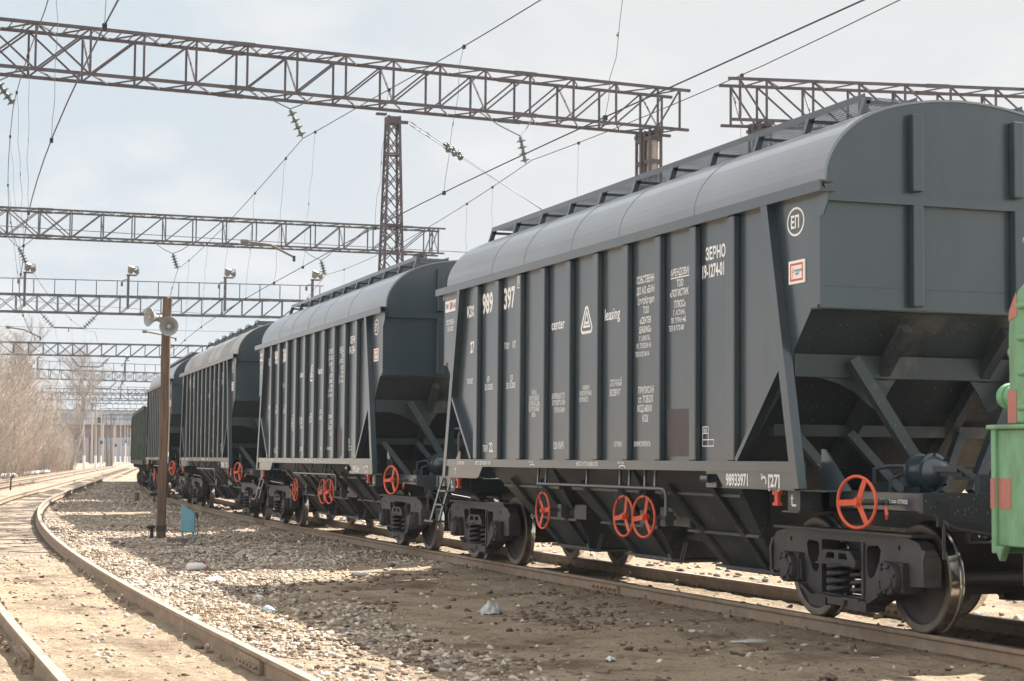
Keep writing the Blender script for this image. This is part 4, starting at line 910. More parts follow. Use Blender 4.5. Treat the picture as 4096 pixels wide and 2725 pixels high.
# ------------------------------------------------------------------ overhead line: gantries
def rail_dir(a, b): d = Vector((b[0]-a[0], b[1]-a[1], 0)); return d.normalized()
def gantry(label, a, b, zb=11.4, h=1.2, wd=1.1, pan=1.4, ph=0.0, flip=lambda y: 1, both=lambda y: False, handrail=False, rungs=None, mat_='rust', legs=(0, 1), cols=2, thick=1.0, legmat='concrete', cut=None):
    """Lattice portal from a to b (plan). Near face a-b, far face shifted by wd along -x side."""
    A = Vector((a[0],a[1],0)); B = Vector((b[0],b[1],0)); d = (B-A).normalized(); n = Vector((-d.y, d.x, 0)); Lg = (B-A).length
    if n.x > 0: n = -n
    T = thing('truss_gantry', label, 'gantry', tuple(A), 0, 'lattice gantries over the tracks'); T.location = (0,0,0)
    Mt = M[mat_]; c = .090*thick
    P = lambda s, z, f: A+d*s+n*(wd*f)+Vector((0,0,z))
    for f in (0,1):
        for z in (zb, zb+h):
            m_ = MB(); e = 0.35 if z > zb else 0.30
            m_.beam(P(0-e,z,f), P(Lg+e,z,f), c, c*.9)
            s = 6.0
            while s < Lg: m_.beam(P(s-.35,z,f), P(s+.35,z,f), c*1.25, c*1.2); s += 8.4
            m_.build('chord', Mt, T)
    st = []; s = ph
    while s < Lg-.05: st.append(s); s += pan
    st = [0.0]*(ph > .3)+st+[Lg]
    for f in (0,1):
        for i, s in enumerate(st):
            v = MB(); v.beam(P(s,zb,f), P(s,zb+h,f), .055*thick, .055*thick, (1,0,0)); v.build('truss_post', Mt, T); g = MB()
            if i+1 < len(st):
                y = (A+d*(s+.5*pan)).y; s2 = st[i+1]
                if flip(y) > 0 or both(y): g.beam(P(s,zb,f), P(s2,zb+h,f), .046*thick, .04*thick, (1,0,0))
                if flip(y) < 0 or both(y): g.beam(P(s,zb+h,f)+n*.03, P(s2,zb,f)+n*.03, .046*thick, .04*thick, (1,0,0))
                if g.v: g.build('diagonal_brace', Mt, T)
    for z in (zb, zb+h):
        g = MB()
        for i, s in enumerate(st[:-1]):
            s2 = st[i+1]; mdl = (s+s2)/2
            g.beam(P(s,z,0), P(mdl,z,1), .036*thick, .036*thick); g.beam(P(mdl,z,1), P(s2,z,0), .036*thick, .036*thick)
        g.build('horizontal_bracing', Mt, T)
    g = MB()
    for i, s in enumerate(st[::2]): g.beam(P(s,zb,0), P(s,zb+h,1), .04*thick, .04*thick, (1,0,0))
    g.build('cross_bracing', Mt, T)
    if rungs:
        g = MB(); s = 0
        while s < Lg:
            y = (A+d*s).y
            if rungs(y): g.beam(P(s,zb+h+.03,-.05), P(s,zb+h+.03,1.0), .022, .022)
            s += .35
        g.build('walkway_rungs', Mt, T)
    if handrail:
        for f in (0,):
            g = MB(); s = 0
            g.beam(P(0,zb+h+1.05,f), P(Lg,zb+h+1.05,f), .05*thick, .05*thick)
            while s <= Lg+.01: g.beam(P(s,zb+h,f), P(s,zb+h+1.05,f), .05*thick, .05*thick, (1,0,0)); s += 1.4
            g.build('handrail', Mt, T)
    for q in legs:
        s = .75 if q == 0 else Lg-.75
        for f in ((.26,.74) if cols == 2 else (.5,)):
            g = MB(); p0 = P(s,-.3,f); p1 = P(s,zb-.22,f); g.tube([p0,p1],[.21,.165],14); lg = g.build('leg', M[legmat], T, smooth=40)
            g = MB()
            for zz in (zb-.30, zb-1.0, zb-1.75): g.box(p1.x-.205,p1.x+.205,p1.y-.205,p1.y+.205,zz-.06,zz+.06)
            for dx in (-.18,.18):
                for dy in (-.18,.18): g.beam((p1.x+dx,p1.y+dy,zb-1.85),(p1.x+dx,p1.y+dy,zb-.05),.07,.07)
            g.beam((p1.x-.6,p1.y,zb-.11),(p1.x+.6,p1.y,zb-.11),.16,.10)
            g.build('steel_collar', M['rust'], lg)
    T['x'] = 0; del T['x']
    return T, P, Lg
gA = gantry('rusty lattice gantry nearest the camera, crossing over the front grey wagons', (-26.80,-14.6), (-29.10,13.2), ph=.55, flip=lambda y: 1 if y > -7.2 else -1, both=lambda y: -7.4 < y < -4.3, rungs=lambda y: y < 3.0)
gB = gantry('reddish lattice gantry at the right edge, behind the front wagon roof', (-27.0,14.15), (-23.1,33.0), wd=1.05, ph=.8, flip=lambda y: -1, legs=(0,), cols=2)
gC = gantry('weathered lattice gantry second from the camera, with no floodlights', (-64.1,-16.5), (-63.3,16.3), zb=11.4, ph=.18, flip=lambda y: 1 if y > -4.0 else -1, both=lambda y: -6.8 < y < -.9, rungs=lambda y: y < 3.2, mat_='oldsteel', thick=.95)
gD = gantry('lattice gantry with a handrail and four pairs of floodlights', (-110.6,-14.0), (-105.0,20.8), ph=.2, flip=lambda y: 1 if y > 2.5 else -1, both=lambda y: -2.0 < y < 5.2, handrail=True, mat_='oldsteel', thick=1.1)
gE = gantry('plain lattice gantry just beyond the floodlit gantry', (-165.2,-10.0), (-160.3,22.5), ph=.2, flip=lambda y: 1 if y > 10 else -1, both=lambda y: 6 < y < 11.5, mat_='oldsteel', thick=1.3)
gF = gantry('lattice gantry with a handrail standing in front of the tall bare trees', (-216.5,-2.5), (-221.8,30.5), ph=.2, flip=lambda y: 1 if y > 25 else -1, both=lambda y: y > 17, handrail=True, mat_='oldsteel', thick=1.4)
gG = gantry('distant lattice gantry with a handrail and small floodlights', (-292,18.4), (-289,44), zb=11.0, ph=.2, flip=lambda y: -1, both=lambda y: y > 33, handrail=True, mat_='oldsteel', thick=1.5)
gH = gantry('distant tall lattice gantry just behind the small floodlights', (-352,25.0), (-348,52), zb=13.9, h=1.15, ph=.2, flip=lambda y: -1, both=lambda y: y > 41, mat_='oldsteel', thick=1.6)
gI = gantry('distant thin lattice gantry above the overpass', (-395,38.0), (-391,64), zb=13.4, h=1.2, ph=.2, mat_='oldsteel', thick=1.5)
gJ = gantry('distant low lattice gantry above the overpass, left end over the concrete posts', (-420,43.5), (-416,70), zb=11.4, h=1.6, pan=2.0, ph=.2, handrail=True, mat_='oldsteel', thick=1.6)
gK = gantry('farthest thin lattice gantry, close above the overpass', (-455,50.5), (-451,76), zb=11.2, h=1.3, pan=2.0, ph=.2, mat_='oldsteel', thick=1.6)

# lattice mast under the first gantry
def lattice_mast():
    T = thing('lattice_mast', 'slim rusty lattice mast rising behind the second wagon to the first gantry', 'mast', (-28.6,4.15,-.2)); z1 = 11.25
    wbot, wtop = .44, .155
    W = lambda z: wbot+(wtop-wbot)*z/z1
    for sx in (-1,1):
        for sy in (-1,1):
            g = MB(); g.beam((sx*wbot,sy*wbot,0),(sx*wtop,sy*wtop,z1),.06,.06,(1,0,0)); g.build('mast_leg', M['rust'], T)
    for ax in (0,1):
        for s in (-1,1):
            g = MB(); z = .2; k = 0
            while z < z1-.35:
                dz = max(.50, W(z)*2.0); zz = min(z+dz, z1-.1); a, b = W(z), W(zz)
                sg = 1 if k % 2 else -1
                for q in ((sg,) if z < 0 else (1,-1)):
                    p0 = (q*a, s*a, z) if ax == 0 else (s*a, q*a, z); p1 = (-q*b, s*b, zz) if ax == 0 else (s*b, -q*b, zz)
                    g.beam(p0, p1, .026, .024, (1,0,0) if ax else (0,1,0))
                if k % 4 == 0:
                    p0 = (a, s*a, z) if ax == 0 else (s*a, a, z); p1 = (-a, s*a, z) if ax == 0 else (s*a, -a, z); g.beam(p0, p1, .05, .05)
                z = zz; k += 1
            g.build('lattice_bracing', M['rust'], T)
    g = MB(); g.box(-.19,.19,-.19,.19,z1-.22,z1-.02); g.box(-.06,.06,-.48,-.2,z1+.02,z1+.08); g.box(-.05,.05,.2,.44,z1-.18,z1-.10); g.build('mast_head', M['rust'], T)
    g = MB(); g.box(-.6,.6,-.6,.6,-.3,.25); g.build('footing', M['concrete'], T)
    for z,yy in ((5.1,.30),(7.0,.28),(3.3,.4)):
        g = MB(); g.beam((.3,yy-.25,z),(.3,yy+.2,z-.1),.06,.14); g.build('clamp', M['rust'], T)
lattice_mast()

# floodlights
def floodlight(loc, label, rz=0.0, post=1.45, twin=True):
    T = thing('floodlight', label, 'floodlight', loc, rz, 'floodlights on the gantries')
    g = MB(); g.beam((0,0,-.9),(0,0,post),.16,.16); g.beam((0,-.12,post),(0,.55,post),.16,.10); g.build('post', M['rust'], T)
    for k,(yy,tz,sz) in enumerate(((.10,.35,.29),(.62,-.3,.25)) if twin else ((.15,.3,.30),)):
        g = MB(); g.lathe([(0,0),(0,sz*.55),(sz*.5,sz*.7),(sz*1.7,sz*.95),(sz*1.7,sz*.8),(sz*1.4,0)],(0,yy,post+.15),(.35,.25*(-1)**k,.9 if k == 0 else .45),14)
        h = g.build('lamp_housing', M['inscap'], T, smooth=40)
        g = MB(); g.lathe([(sz*1.66,0),(sz*1.66,sz*.8)],(0,yy,post+.15),(.35,.25*(-1)**k,.9 if k == 0 else .45),14); g.build('lamp_glass', M['lamp'], h)
        g = MB(); g.tube([(0,yy,post),(0,yy,post+.2)], .03, 6); g.build('bracket', M['rust'], h)
    g = MB(); g.tube([(0,-.05,post-.3),(0,-.3,post-.35),(0,-.42,post-.5)], .03, 6); g.box(-.06,.06,-.5,-.36,post-.78,post-.5); g.build('junction_box', M['rust'], T)
def on(g, y, z, off=-.15):
    P = g[1]; A = P(0,0,0); B = P(g[2],0,0); t = (y-A.y)/(B.y-A.y); p = A+(B-A)*t; p.z = z; p.x += -off; return tuple(p)
for yy, lab in ((.7,'leftmost floodlight pair on the handrailed gantry'),(9.5,'floodlight pair on the handrailed gantry, second from the left'),(16.9-.2,'floodlight pair on the handrailed gantry, above the loudspeaker pole side'),):
    pass
FL = [((0.6),'leftmost floodlight pair on the gantry with four pairs'),(7.45,'floodlight pair second from the left on the gantry with four pairs'),(14.0,'floodlight pair second from the right on the gantry with four pairs'),(20.0,'rightmost floodlight pair on the gantry with four pairs, beside the dusty wagon roof')]
for yy, lab in FL: floodlight(on(gD, yy, 12.6), lab)
for yy, lab in ((11.2,'small lone floodlight near the tall bare trees'),(22.5,'small lone floodlight left of the loudspeaker pole')): floodlight(on(gF, yy, 12.6), lab, twin=False)
for yy, lab in ((24.5,'tiny distant floodlight on the left of the far handrailed gantry'),(31.2,'tiny distant floodlight on the middle of the far handrailed gantry'),(36.8,'tiny distant floodlight next to the green gondola wagon')): floodlight(on(gG, yy, 12.2), lab, twin=False)

# insulators
def insulator(top, bot, label, n=4, wires=None, r=.145, group='insulator strings of the overhead line'):
    top = Vector(top); bot = Vector(bot); ax = bot-top; Lg = ax.length
    T = thing('insulator_string', label, 'insulator', tuple(top), 0, group); a = ax.normalized()
    g = MB(); g.tube([Vector((0,0,0)), ax], .02, 6)
    for k in range(n): g.lathe([(0,0),(0,.045),(.09,.055),(.10,0)], a*(Lg*(.12+.72*k/max(1,n-1))-.09), a, 10)
    g.build('metal_caps', M['inscap'], T, smooth=40)
    for k in range(n):
        g = MB(); g.lathe([(0,.05),(.012,r*.75),(.035,r),(.05,r),(.045,r*.6),(.075,.05),(.05,0)], a*(Lg*(.12+.72*k/max(1,n-1))), a, 16); g.build('glass_disc', M['glassins'], T, smooth=50)
    if wires:
        for q in wires:
            g = MB(); g.tube([Vector((0,0,.02)), (Vector(q)-top)*.5+Vector((0,0,-.04)), Vector(q)-top], .017, 5); g.build('hanger_wire', M['thinwire'], T)
insulator((-28.0,1.09,10.92),(-28.0,1.45,10.17),'green insulator string hanging under the first gantry, left of the lattice mast', wires=[(-27.6,.05,11.35),(-28.2,1.75,11.35)])
insulator((-28.6,7.95,10.74),(-28.6,8.12,9.98),'green insulator string hanging under the first gantry, right of the lattice mast', wires=[(-28.4,6.6,11.35),(-29.0,8.45,11.35)])
insulator((-27.4,-6.62,10.95),(-27.4,-6.2,10.42),'green insulator string hanging under the first gantry at the left edge of the photo', wires=[(-27.3,-7.2,11.35),(-27.4,-6.1,11.35)])
insulator((-64.2,3.72,10.88),(-64.2,3.95,10.2),'insulator string under the second gantry, above the loudspeaker pole', n=5, wires=[(-64.2,2.9,11.35),(-64.2,4.5,11.35)])
insulator((-64.2,10.75,10.88),(-64.2,10.95,10.2),'insulator string under the second gantry, right of the tube arm', n=5, wires=[(-64.2,9.9,11.35),(-64.2,11.3,11.35)])
insulator((-64.3,-3.15,10.85),(-64.3,-2.85,10.15),'insulator string under the second gantry at the left edge of the photo', n=5, wires=[(-64.3,-3.7,11.35),(-64.3,-2.5,11.35)])
# slanting pairs of anchor insulators at the lattice mast
for k in (0,1):
    p = Vector((-28.6,4.65,10.95-.1*k)); q = Vector((-34.0,10.5+k*.25,9.55-.12*k))
    insulator(p+(q-p)*.24,p+(q-p)*.36,('upper' if k == 0 else 'lower')+' slanting insulator string on the wires beside the lattice mast', n=3, r=.10, group='anchor insulators')
    g = MB(); g.tube([p,p+(q-p)*.24], .014, 5); g.tube([p+(q-p)*.36,q,q+(q-p)*2.2], .012, 5)
    tag(g.build('anchor_wire', M['thinwire']), ('upper' if k == 0 else 'lower')+' thin wire of the pair slanting down right from the lattice mast', 'wire', 'anchor wires')
# V-shaped catenary supports far off
for (x, y0, gz_, lab) in ((-109.0,3.7,11.4,'V-shaped insulator support under the floodlit gantry'),(-164.0,11.5,11.4,'V-shaped insulator support under the plain far gantry'),(-220.5,19.6,11.4,'V-shaped insulator support under the gantry by the bare trees'),(-291,27.6,11.0,'V-shaped insulator support under the far handrailed gantry')):
    T = thing('catenary_support', lab, 'insulator', (x,y0,gz_), 0, 'V-shaped catenary supports')
    for s in (-1,1):
        g = MB(); g.tube([(0,s*1.95,0),(0,s*1.0,-1.0)], .035, 5); o = g.build('insulator_chain', M['oldsteel'], T)
        g = MB()
        for t in (.25,.4,.55,.7,.85): g.lathe([(0,.03),(.02,.17),(.06,.17),(.09,.03)], Vector((0,s*(1.95-.95*t),-t)), Vector((0,-s*.95,-1)), 8)
        g.build('glass_discs', M['glassins'], o)
    g = MB(); g.tube([(0,-1.0,-1.0),(0,1.0,-1.0)], .06, 6); g.tube([(0,0,-1.0),(0,0,-1.3)], .03, 5); g.build('support_bar', M['oldsteel'], T)

# ------------------------------------------------------------------ wires
def span(x0, z0, x1, z1, sag, n=14):
    r = []
    for i in range(n+1):
        t = i/n; r.append((x0+(x1-x0)*t, z0+(z1-z0)*t-4*sag*t*(1-t)))
    return r
def lerp(x, tab):
    for (xa,a),(xb,b) in zip(tab[:-1], tab[1:]):
        if xb <= x <= xa: return a+(b-a)*(x-xa)/(xb-xa)
    return tab[0][1] if x > tab[0][0] else tab[-1][1]
def catenary(label_m, label_c, fm, f, supports, dxs, zc=6.45, stag=0.0):
    mp = []
    for (xa,za),(xb,zb) in zip(supports[:-1], supports[1:]): mp += span(xa,za,xb,zb,max(.5,abs(xa-xb)*.0155))[(1 if mp else 0):]
    def zm(x):
        for (xa,za),(xb,zb) in zip(mp[:-1], mp[1:]):
            if min(xa,xb) <= x <= max(xa,xb): t = (x-xa)/(xb-xa); return za+(zb-za)*t
        return mp[-1][1]
    g = MB(); g.tube([(x,fm(x),z) for x,z in mp], [.011 if x > -70 else .013 for x,z in mp], 5); T = g.build('messenger_wire', M['wire']); tag(T, label_m, 'overhead wire', 'messenger wires')
    xs = [s[0] for s in supports]; g = MB(); pts = []
    x = xs[0]
    while x > xs[-1]: pts.append((x, f(x)+stag*math.sin(x*.085), zc)); x -= 2.5
    g.tube(pts, .011, 5); C_ = g.build('contact_wire', M['wire']); tag(C_, label_c, 'overhead wire', 'contact wires')
    for x in dxs:
        p0 = Vector((x, fm(x), zm(x))); p1 = Vector((x-.1, f(x-.1)+stag*math.sin(x*.085), zc))
        g = MB(); k = 9; q = [p0+(p1-p0)*i/k+Vector((random.uniform(-.03,.03),random.uniform(-.03,.03),0))*(0 < i < k) for i in range(k+1)]
        g.tube(q, .0045, 4); d = g.build('dropper', M['thinwire'], T)
        g = MB()
        for p in (p0, p1): g.box(p.x-.04,p.x+.04,p.y-.025,p.y+.025,p.z-.05,p.z+.02)
        zc2 = p0+(p1-p0)*.55; g.tube([zc2+Vector((.03*math.cos(t),0,.09*t/6+.03*math.sin(t))) for t in range(0,7)], .006, 4)
        g.build('dropper_clamp', M['darkrubber'], d)
dt_ = lambda x: curve(x,-2,530)[0]
cenm = lambda x: lerp(x, [(20,.95),(-20,.68),(-28,1.45-dt_(-28)),(-64,3.95-dt_(-64)),(-108,0),(-400,0)])+dt_(x)
cenc = lambda x: lerp(x, [(20,.46),(-12,.40),(-27.5,1.15-dt_(-27.5)),(-64,3.9-dt_(-64)),(-108,0),(-400,0)])+dt_(x)
sidm = lambda x: y_siding(x)+lerp(x, [(20,.4),(-12,.35),(-28,-.1),(-64,-1.4),(-108,0),(-400,0)])
sidc = lambda x: y_siding(x)+lerp(x, [(20,.45),(-10,.3),(-28,.25),(-64,-.75),(-108,0),(-400,0)])
rgtm = lambda x: dt_(x)+lerp(x, [(20,6.9),(-13,7.5),(-28.6,8.12-dt_(-28.6)),(-64,10.95-dt_(-64)),(-400,7.6)])
SUP = lambda *z: list(zip((14,-28,-64,-108,-162,-219,-290),z))
catenary('messenger wire of the wagon track, carried by the insulator left of the lattice mast', 'contact wire running over the wagon track', cenm, cenc, SUP(9.3,10.15,10.2,10.1,10.1,10.1,9.7), [-4,-12,-17.5,-26.0,-30.5,-36,-42,-49,-57,-70,-78,-90,-100,-118,-135,-150], )
catenary('messenger wire over the curving empty track, at the left edge of the photo', 'contact wire over the curving empty track', sidm, sidc, SUP(9.3,10.4,10.15,10.1,10.1,10.1,9.7), [-1,-9,-18,-24,-31,-38,-46,-55,-66,-76,-88,-98,-115,-130,-148], )
catenary('messenger wire carried by the insulator right of the lattice mast', 'contact wire right of the wagon track', rgtm, rgtm, SUP(10.6,9.98,10.2,10.1,10.1,10.1,9.7), [-14,-24,-32,-35,-45,-58,-72,-84,-98], zc=6.45)
# steady arms and the cross wires they hang from
def steady(pts, label):
    T = thing('steady_arm', label, 'steady arm', pts[0], 0, 'steady arms of the overhead line'); g = MB(); o = Vector(pts[0])
    g.tube([Vector(p)-o for p in pts], .035, 7); g.build('arm_tube', M['arm'], T, smooth=60)
    g = MB(); g.lathe([(0,0),(0,.07),(.18,.07),(.18,0)],(0,-.12,0),(0,1,0),8); g.build('arm_insulator', M['inscap'], T)
    g = MB(); e = Vector(pts[-1])-o; g.box(e.x-.04,e.x+.04,e.y-.03,e.y+.03,e.z-.12,e.z+.03); g.build('wire_clamp', M['darkrubber'], T)

steady([(-27.5,-.17,7.2),(-27.5,.5,7.15),(-27.5,1.15,6.85)], 'pale tube arm hanging from the cross wire in front of the second gantry')
steady([(-64,-3.55,7.23),(-64,-2.89,7.15),(-64,-2.17,6.83)], 'pale tube arm at the left edge of the photo, above the bare bushes')
steady([(-64,2.5,7.23),(-64,3.2,7.12),(-64,3.9,6.95)], 'pale tube arm right behind the two grey loudspeakers')
for (x, ya, za, yb, zb_, lab) in ((-27.8,-14,7.45,13.0,7.22,'thin cross wire of the first gantry, behind the tube arm'),(-63.6,-15,7.2,16,7.45,'thin cross wire of the second gantry, level with the loudspeakers'),(-63.4,-15,8.9,16,7.75,'upper thin cross wire of the second gantry')):
    g = MB(); g.tube([(x,ya+(yb-ya)*t/10,za+(zb_-za)*t/10-.06*math.sin(math.pi*t/10)) for t in range(11)], .010, 5); tag(g.build('cross_wire', M['thinwire']), lab, 'wire', 'cross wires of the gantries')
# ------------------------------------------------------------------ green gondola wagons behind the hoppers
def gondola(label, m_, s0, bogies=True):
    T = thing('gondola_wagon', label, 'gondola wagon', group='open gondola wagons at the end of the train')
    g = MB()
    for sy in (-1,1): a = sorted((sy*1.44,sy*1.46)); g.box(-6.38,6.38,a[0],a[1],1.35,3.42)
    g.box(-6.38,6.38,-1.44,1.44,1.30,1.36); body = g.build('body', M[m_], T)
    for sx in (-1,1):
        g = MB(); a = sorted((sx*6.36,sx*6.40)); g.box(a[0],a[1],-1.46,1.46,1.30,3.42)
        for yy in (-1.42,-.5,.5,1.42): b_ = sorted((sx*6.40,sx*6.52)); g.box(b_[0],b_[1],yy-.06,yy+.06,1.2,3.45)
        for zz in (1.4,2.1,2.8,3.4): b_ = sorted((sx*6.40,sx*6.47)); g.box(b_[0],b_[1],-1.40,1.40,zz-.05,zz+.05)
        g.build('end_wall', M['gondola_end'], T)
        g = MB(); a = sorted((sx*6.4,sx*6.96)); g.box(a[0],a[1],-.18,.18,.9,1.15); g.build('coupler', M['cast'], T)
    for sy in (-1,1):
        g = MB(); a = sorted((sy*1.46,sy*1.55)); g.box(-6.42,6.42,a[0],a[1],3.36,3.50); g.box(-6.42,6.42,a[0],a[1],1.18,1.36); g.build('side_rail', M[m_], T)
        for k in range(9):
            x = -6.0+k*1.5; g = MB(); g.box(x-.07,x+.07,a[0],a[1]+.0,1.361,3.359); g.build('side_stake', M['gondola_rib' if m_ == 'gondola' else m_], T)
        for k in range(7):
            x = -5.25+k*1.5; g = MB(); b_ = sorted((sy*1.46,sy*1.50)); g.box(x-.5,x+.5,b_[0],b_[1],1.40,1.55); g.box(x-.03,x+.03,b_[0],b_[1],1.3,1.65); g.build('floor_hatch', M['gondola_b'], T)
    g = MB(); g.box(-6.4,6.4,-.2,.2,.85,1.25)
    for x in (-4.3,-1.5,1.5,4.3): g.box(x-.1,x+.1,-1.4,1.4,1.0,1.3)
    g.build('frame', M['cast'], T)
    bsrc = [c for c in w1.children if c.name.startswith('bogie')][0]
    for sx in (-1,1): b_ = dup(bsrc, T); b_.location = (sx*4.33,0,0)
    place(T, s0); return T
s = place_s+6.96
gondola('green open gondola wagon with a dark brown end, coupled to the last grey hopper wagon', 'gondola', s); s += 13.92
gondola('olive brown open gondola wagon second after the grey hopper wagons', 'gondola_b', s); s += 13.92
gondola('old green open gondola wagon third after the grey hopper wagons', 'gondola', s); s += 13.92
gondola('brownish open gondola wagon at the far end of the train', 'gondola_b', s)

# ------------------------------------------------------------------ green shunting locomotive at the right edge
def locomotive():
    T = thing('shunting_locomotive', 'green shunting locomotive with faded red stripes at the right edge of the photo', 'locomotive', (8.15,0,0))
    G = M['loco']; L_ = 9.0
    g = MB(); g.box(0,L_,-1.44,1.44,.86,1.74); g.box(0.0,.06,-1.47,1.47,.80,1.77); g.box(-.02,L_,-1.50,1.50,1.74,1.775)
    g.prism([(.03,.86),(.10,.74),(.16,.86)], lambda u,v,t:(u,t,v), -1.47,-1.40)
    fr = g.build('frame_skirt', G, T)
    o = fr.modifiers.new('b','BEVEL'); o.width = .012; o.segments = 2
    # hood with rounded front-top corner
    prof = [(.14,1.776),(.13,2.45),(.145,2.58),(.19,2.70),(.26,2.79),(.36,2.85),(.50,2.88),(L_-.5,2.88),(L_-.5,1.776)]
    g = MB(); g.prism(prof, lambda u,v,t:(u,t,v), -1.40, 1.40)
    hd = g.build('hood', G, T); o = hd.modifiers.new('b','BEVEL'); o.width = .05; o.segments = 4; o.limit_method = 'ANGLE'; o.angle_limit = R(60)
    for z in (1.90,2.16,2.42,2.66):
        g = MB(); g.tube([(.33,-1.42,z),(.36,-1.455,z),(.95,-1.455,z)], .026, 8); g.build('hood_rib', G, T, smooth=60)
    g = MB(); g.box(.20,.45,-1.4035,-1.4005,1.78,2.02); g.box(.13,.30,-1.4035,-1.4005,1.78,2.02)
    a = MB(); a.box(.135,.245,-1.404,-1.4005,1.785,2.035); a.build('red_stripe', M['loco_red'], T)
    a = MB(); a.prism([(.165,2.64),(.25,2.775),(.27,2.60),(.155,2.56)], lambda u,v,t:(u,t,v), -1.404,-1.4005); a.build('red_stripe', M['loco_red'], T)
    a = MB(); a.box(.002,.058,-1.4735,-1.4705,1.14,1.37); a.box(.061,.22,-1.444,-1.4402,1.14,1.37); a.build('red_stripe', M['loco_red'], T)
    # skirt panel seam and a tarpaulin-like lower step
    a = MB(); a.box(.40,L_-.4,-1.452,-1.441,.90,1.72); pp = a.build('skirt_panel', G, T)
    a = MB(); a.prism([(.35,.86),(.60,.86),(.72,.42),(.60,.42)], lambda u,v,t:(u,t,v), -1.42,-1.36)
    for z in (.45,.65): a.box(.6,.95,-1.44,-1.2,z,z+.03)
    a.build('boarding_step', G, T)
    # front lamp and knob
    a = MB(); a.lathe([(0,0),(0,.075),(.02,.09),(.06,.105),(.10,.095),(.10,.085),(.36,.085),(.36,0)],(-.20,-1.20,2.0),(1,0,0),20); lm = a.build('buffer_lamp', G, T, smooth=40)
    a = MB(); a.lathe([(-.004,0),(-.004,.07)],(-.20,-1.20,2.0),(1,0,0),20); a.build('lamp_glass', M['lamp'], lm)
    a = MB(); a.lathe([(0,0),(.02,.05),(.06,.06),(.10,.05),(.10,0)],(.04,-1.30,2.33),(1,0,0),14); a.build('marker_lamp', G, T, smooth=40)
    # raised windscreen / mirror frame over the hood
    a = MB(); a.beam((.46,-1.38,2.86),(.62,-1.40,3.30),.08,.06,(1,0,0)); a.box(.52,1.3,-1.40,-1.34,2.88,2.95); a.build('cab_pillar', G, T)
    a = MB(); a.box(.46,.50,-1.46,-1.40,3.06,3.24); a.box(.50,.80,-1.46,-1.42,3.06,3.24); a.tube([(.48,-1.42,3.15),(.41,-1.43,3.15)], .025, 8); mr = a.build('mirror', G, T)
    a = MB(); a.box(.52,.78,-1.4655,-1.461,3.08,3.22); a.build('mirror_glass', M['pale'], mr)
    a = MB(); a.box(5.2,L_-.6,-1.40,1.40,2.885,4.2); a.build('cab', G, T)
    a = MB(); a.box(5.6,7.6,-1.405,-1.401,3.2,3.9); a.build('cab_window', M['glass'], T)
    a = MB(); a.box(.115,.128,-1.15,1.15,1.85,2.5)
    for k in range(9): a.box(.09,.115,-1.1,1.1,1.88+k*.07,1.90+k*.07)
    a.build('added_dark_shutter', M['darkrubber'], T); a = MB(); a.box(-.012,-.001,-1.2,1.2,.90,1.70); a.build('buffer_plate', M['cast'], T)  # dark shutter is unseen, added to cut green bounce onto the wagon end
    a = MB(); a.box(-.02,L_,-.95,.95,.55,.9); a.box(.02,.12,-1.2,1.2,.55,.86); a.build('underframe', M['cast'], T)
    a = MB(); a.box(-.42,.1,-.11,.11,.93,1.13); a.prism([(-.40,-.17),(-.52,-.2),(-.68,-.12),(-.64,-.02),(-.74,.06),(-.68,.2),(-.46,.2),(-.40,.12)], lambda u,v,t:(u,-v,t), .88,1.19); a.build('coupler', M['cast'], T)
    bsrc = [c for c in w1.children if c.name.startswith('bogie')][0]
    for xx in (2.3,6.8): b_ = dup(bsrc, T); b_.location = (xx,0,0)
    return T
locomotive()

# ------------------------------------------------------------------ wooden pole, loudspeakers, blue box, stump
zp = float(gz(-17.85,-3.72))
def pole():
    T = thing('wooden_pole', 'square-cut reddish brown wooden pole carrying two grey loudspeakers', 'pole', (-17.85,-3.72,zp), R(-14))
    g = MB(); n = 16; vs = []
    for i in range(n+1):
        z = -.3+5.26*i/n+(.0); wx = .092+.003*math.sin(i*1.7); wy = .078+.003*math.sin(i*2.3+1); sh = -.030*i/n+.012*math.sin(i*.6)
        for k in range(12):
            t = k*math.pi/6+math.pi/12; c, s_ = math.cos(t), math.sin(t); q = (abs(c)**5+abs(s_)**5)**(-.2)
            vs.append((wy*c*q*1.05, wx*s_*q*1.02-sh, z+(0 if i < n else .03*math.sin(k*1.3))))
    fs = [(i*12+k, i*12+(k+1) % 12, (i+1)*12+(k+1) % 12, (i+1)*12+k) for i in range(n) for k in range(12)]+[tuple(n*12+k for k in range(12))]
    g.add(vs, fs); p = g.build('post', M['wood'], T, smooth=35)
    g = MB(); g.prism([(.088*c_,.101*s_) for c_,s_ in ((-1,-1),(1,-1),(1,1),(-1,1))], lambda u,v,t:(u,v,t), .16,.27); g.build('tar_band', M['black'], T)
    g = MB(); g.box(-.02,.05,.096,.112,1.55,1.78); g.build('white_tag', M['white'], T)
    return T
pole()
def loudspeaker(loc, d, label):
    T = thing('loudspeaker', label, 'loudspeaker', loc, 0, 'horn loudspeakers'); d = Vector(d).normalized()
    g = MB(); g.lathe([(-.34,0),(-.34,.075),(-.20,.08),(-.18,.06),(-.12,.075),(-.05,.12),(.0,.17),(.02,.195),(.035,.20),(.035,.19),(.0,.165),(-.05,.11),(-.14,.055)],(0,0,0),d,32); g.build('horn', M['spk'], T, smooth=40)
    g = MB(); g.lathe([(-.14,.055),(-.10,.07),(-.105,.04),(-.10,.038),(.0,.045),(.015,.035),(.018,0)],(0,0,0),d,20); g.build('reflex_cone', M['spk'], T, smooth=40)
    g = MB(); b = -d*.26; g.tube([b, b+Vector((-.02,.0,.0)), b+Vector((-.05,.05,.1))], .02, 6); g.build('bracket', M['spk_in'], T)
    return T
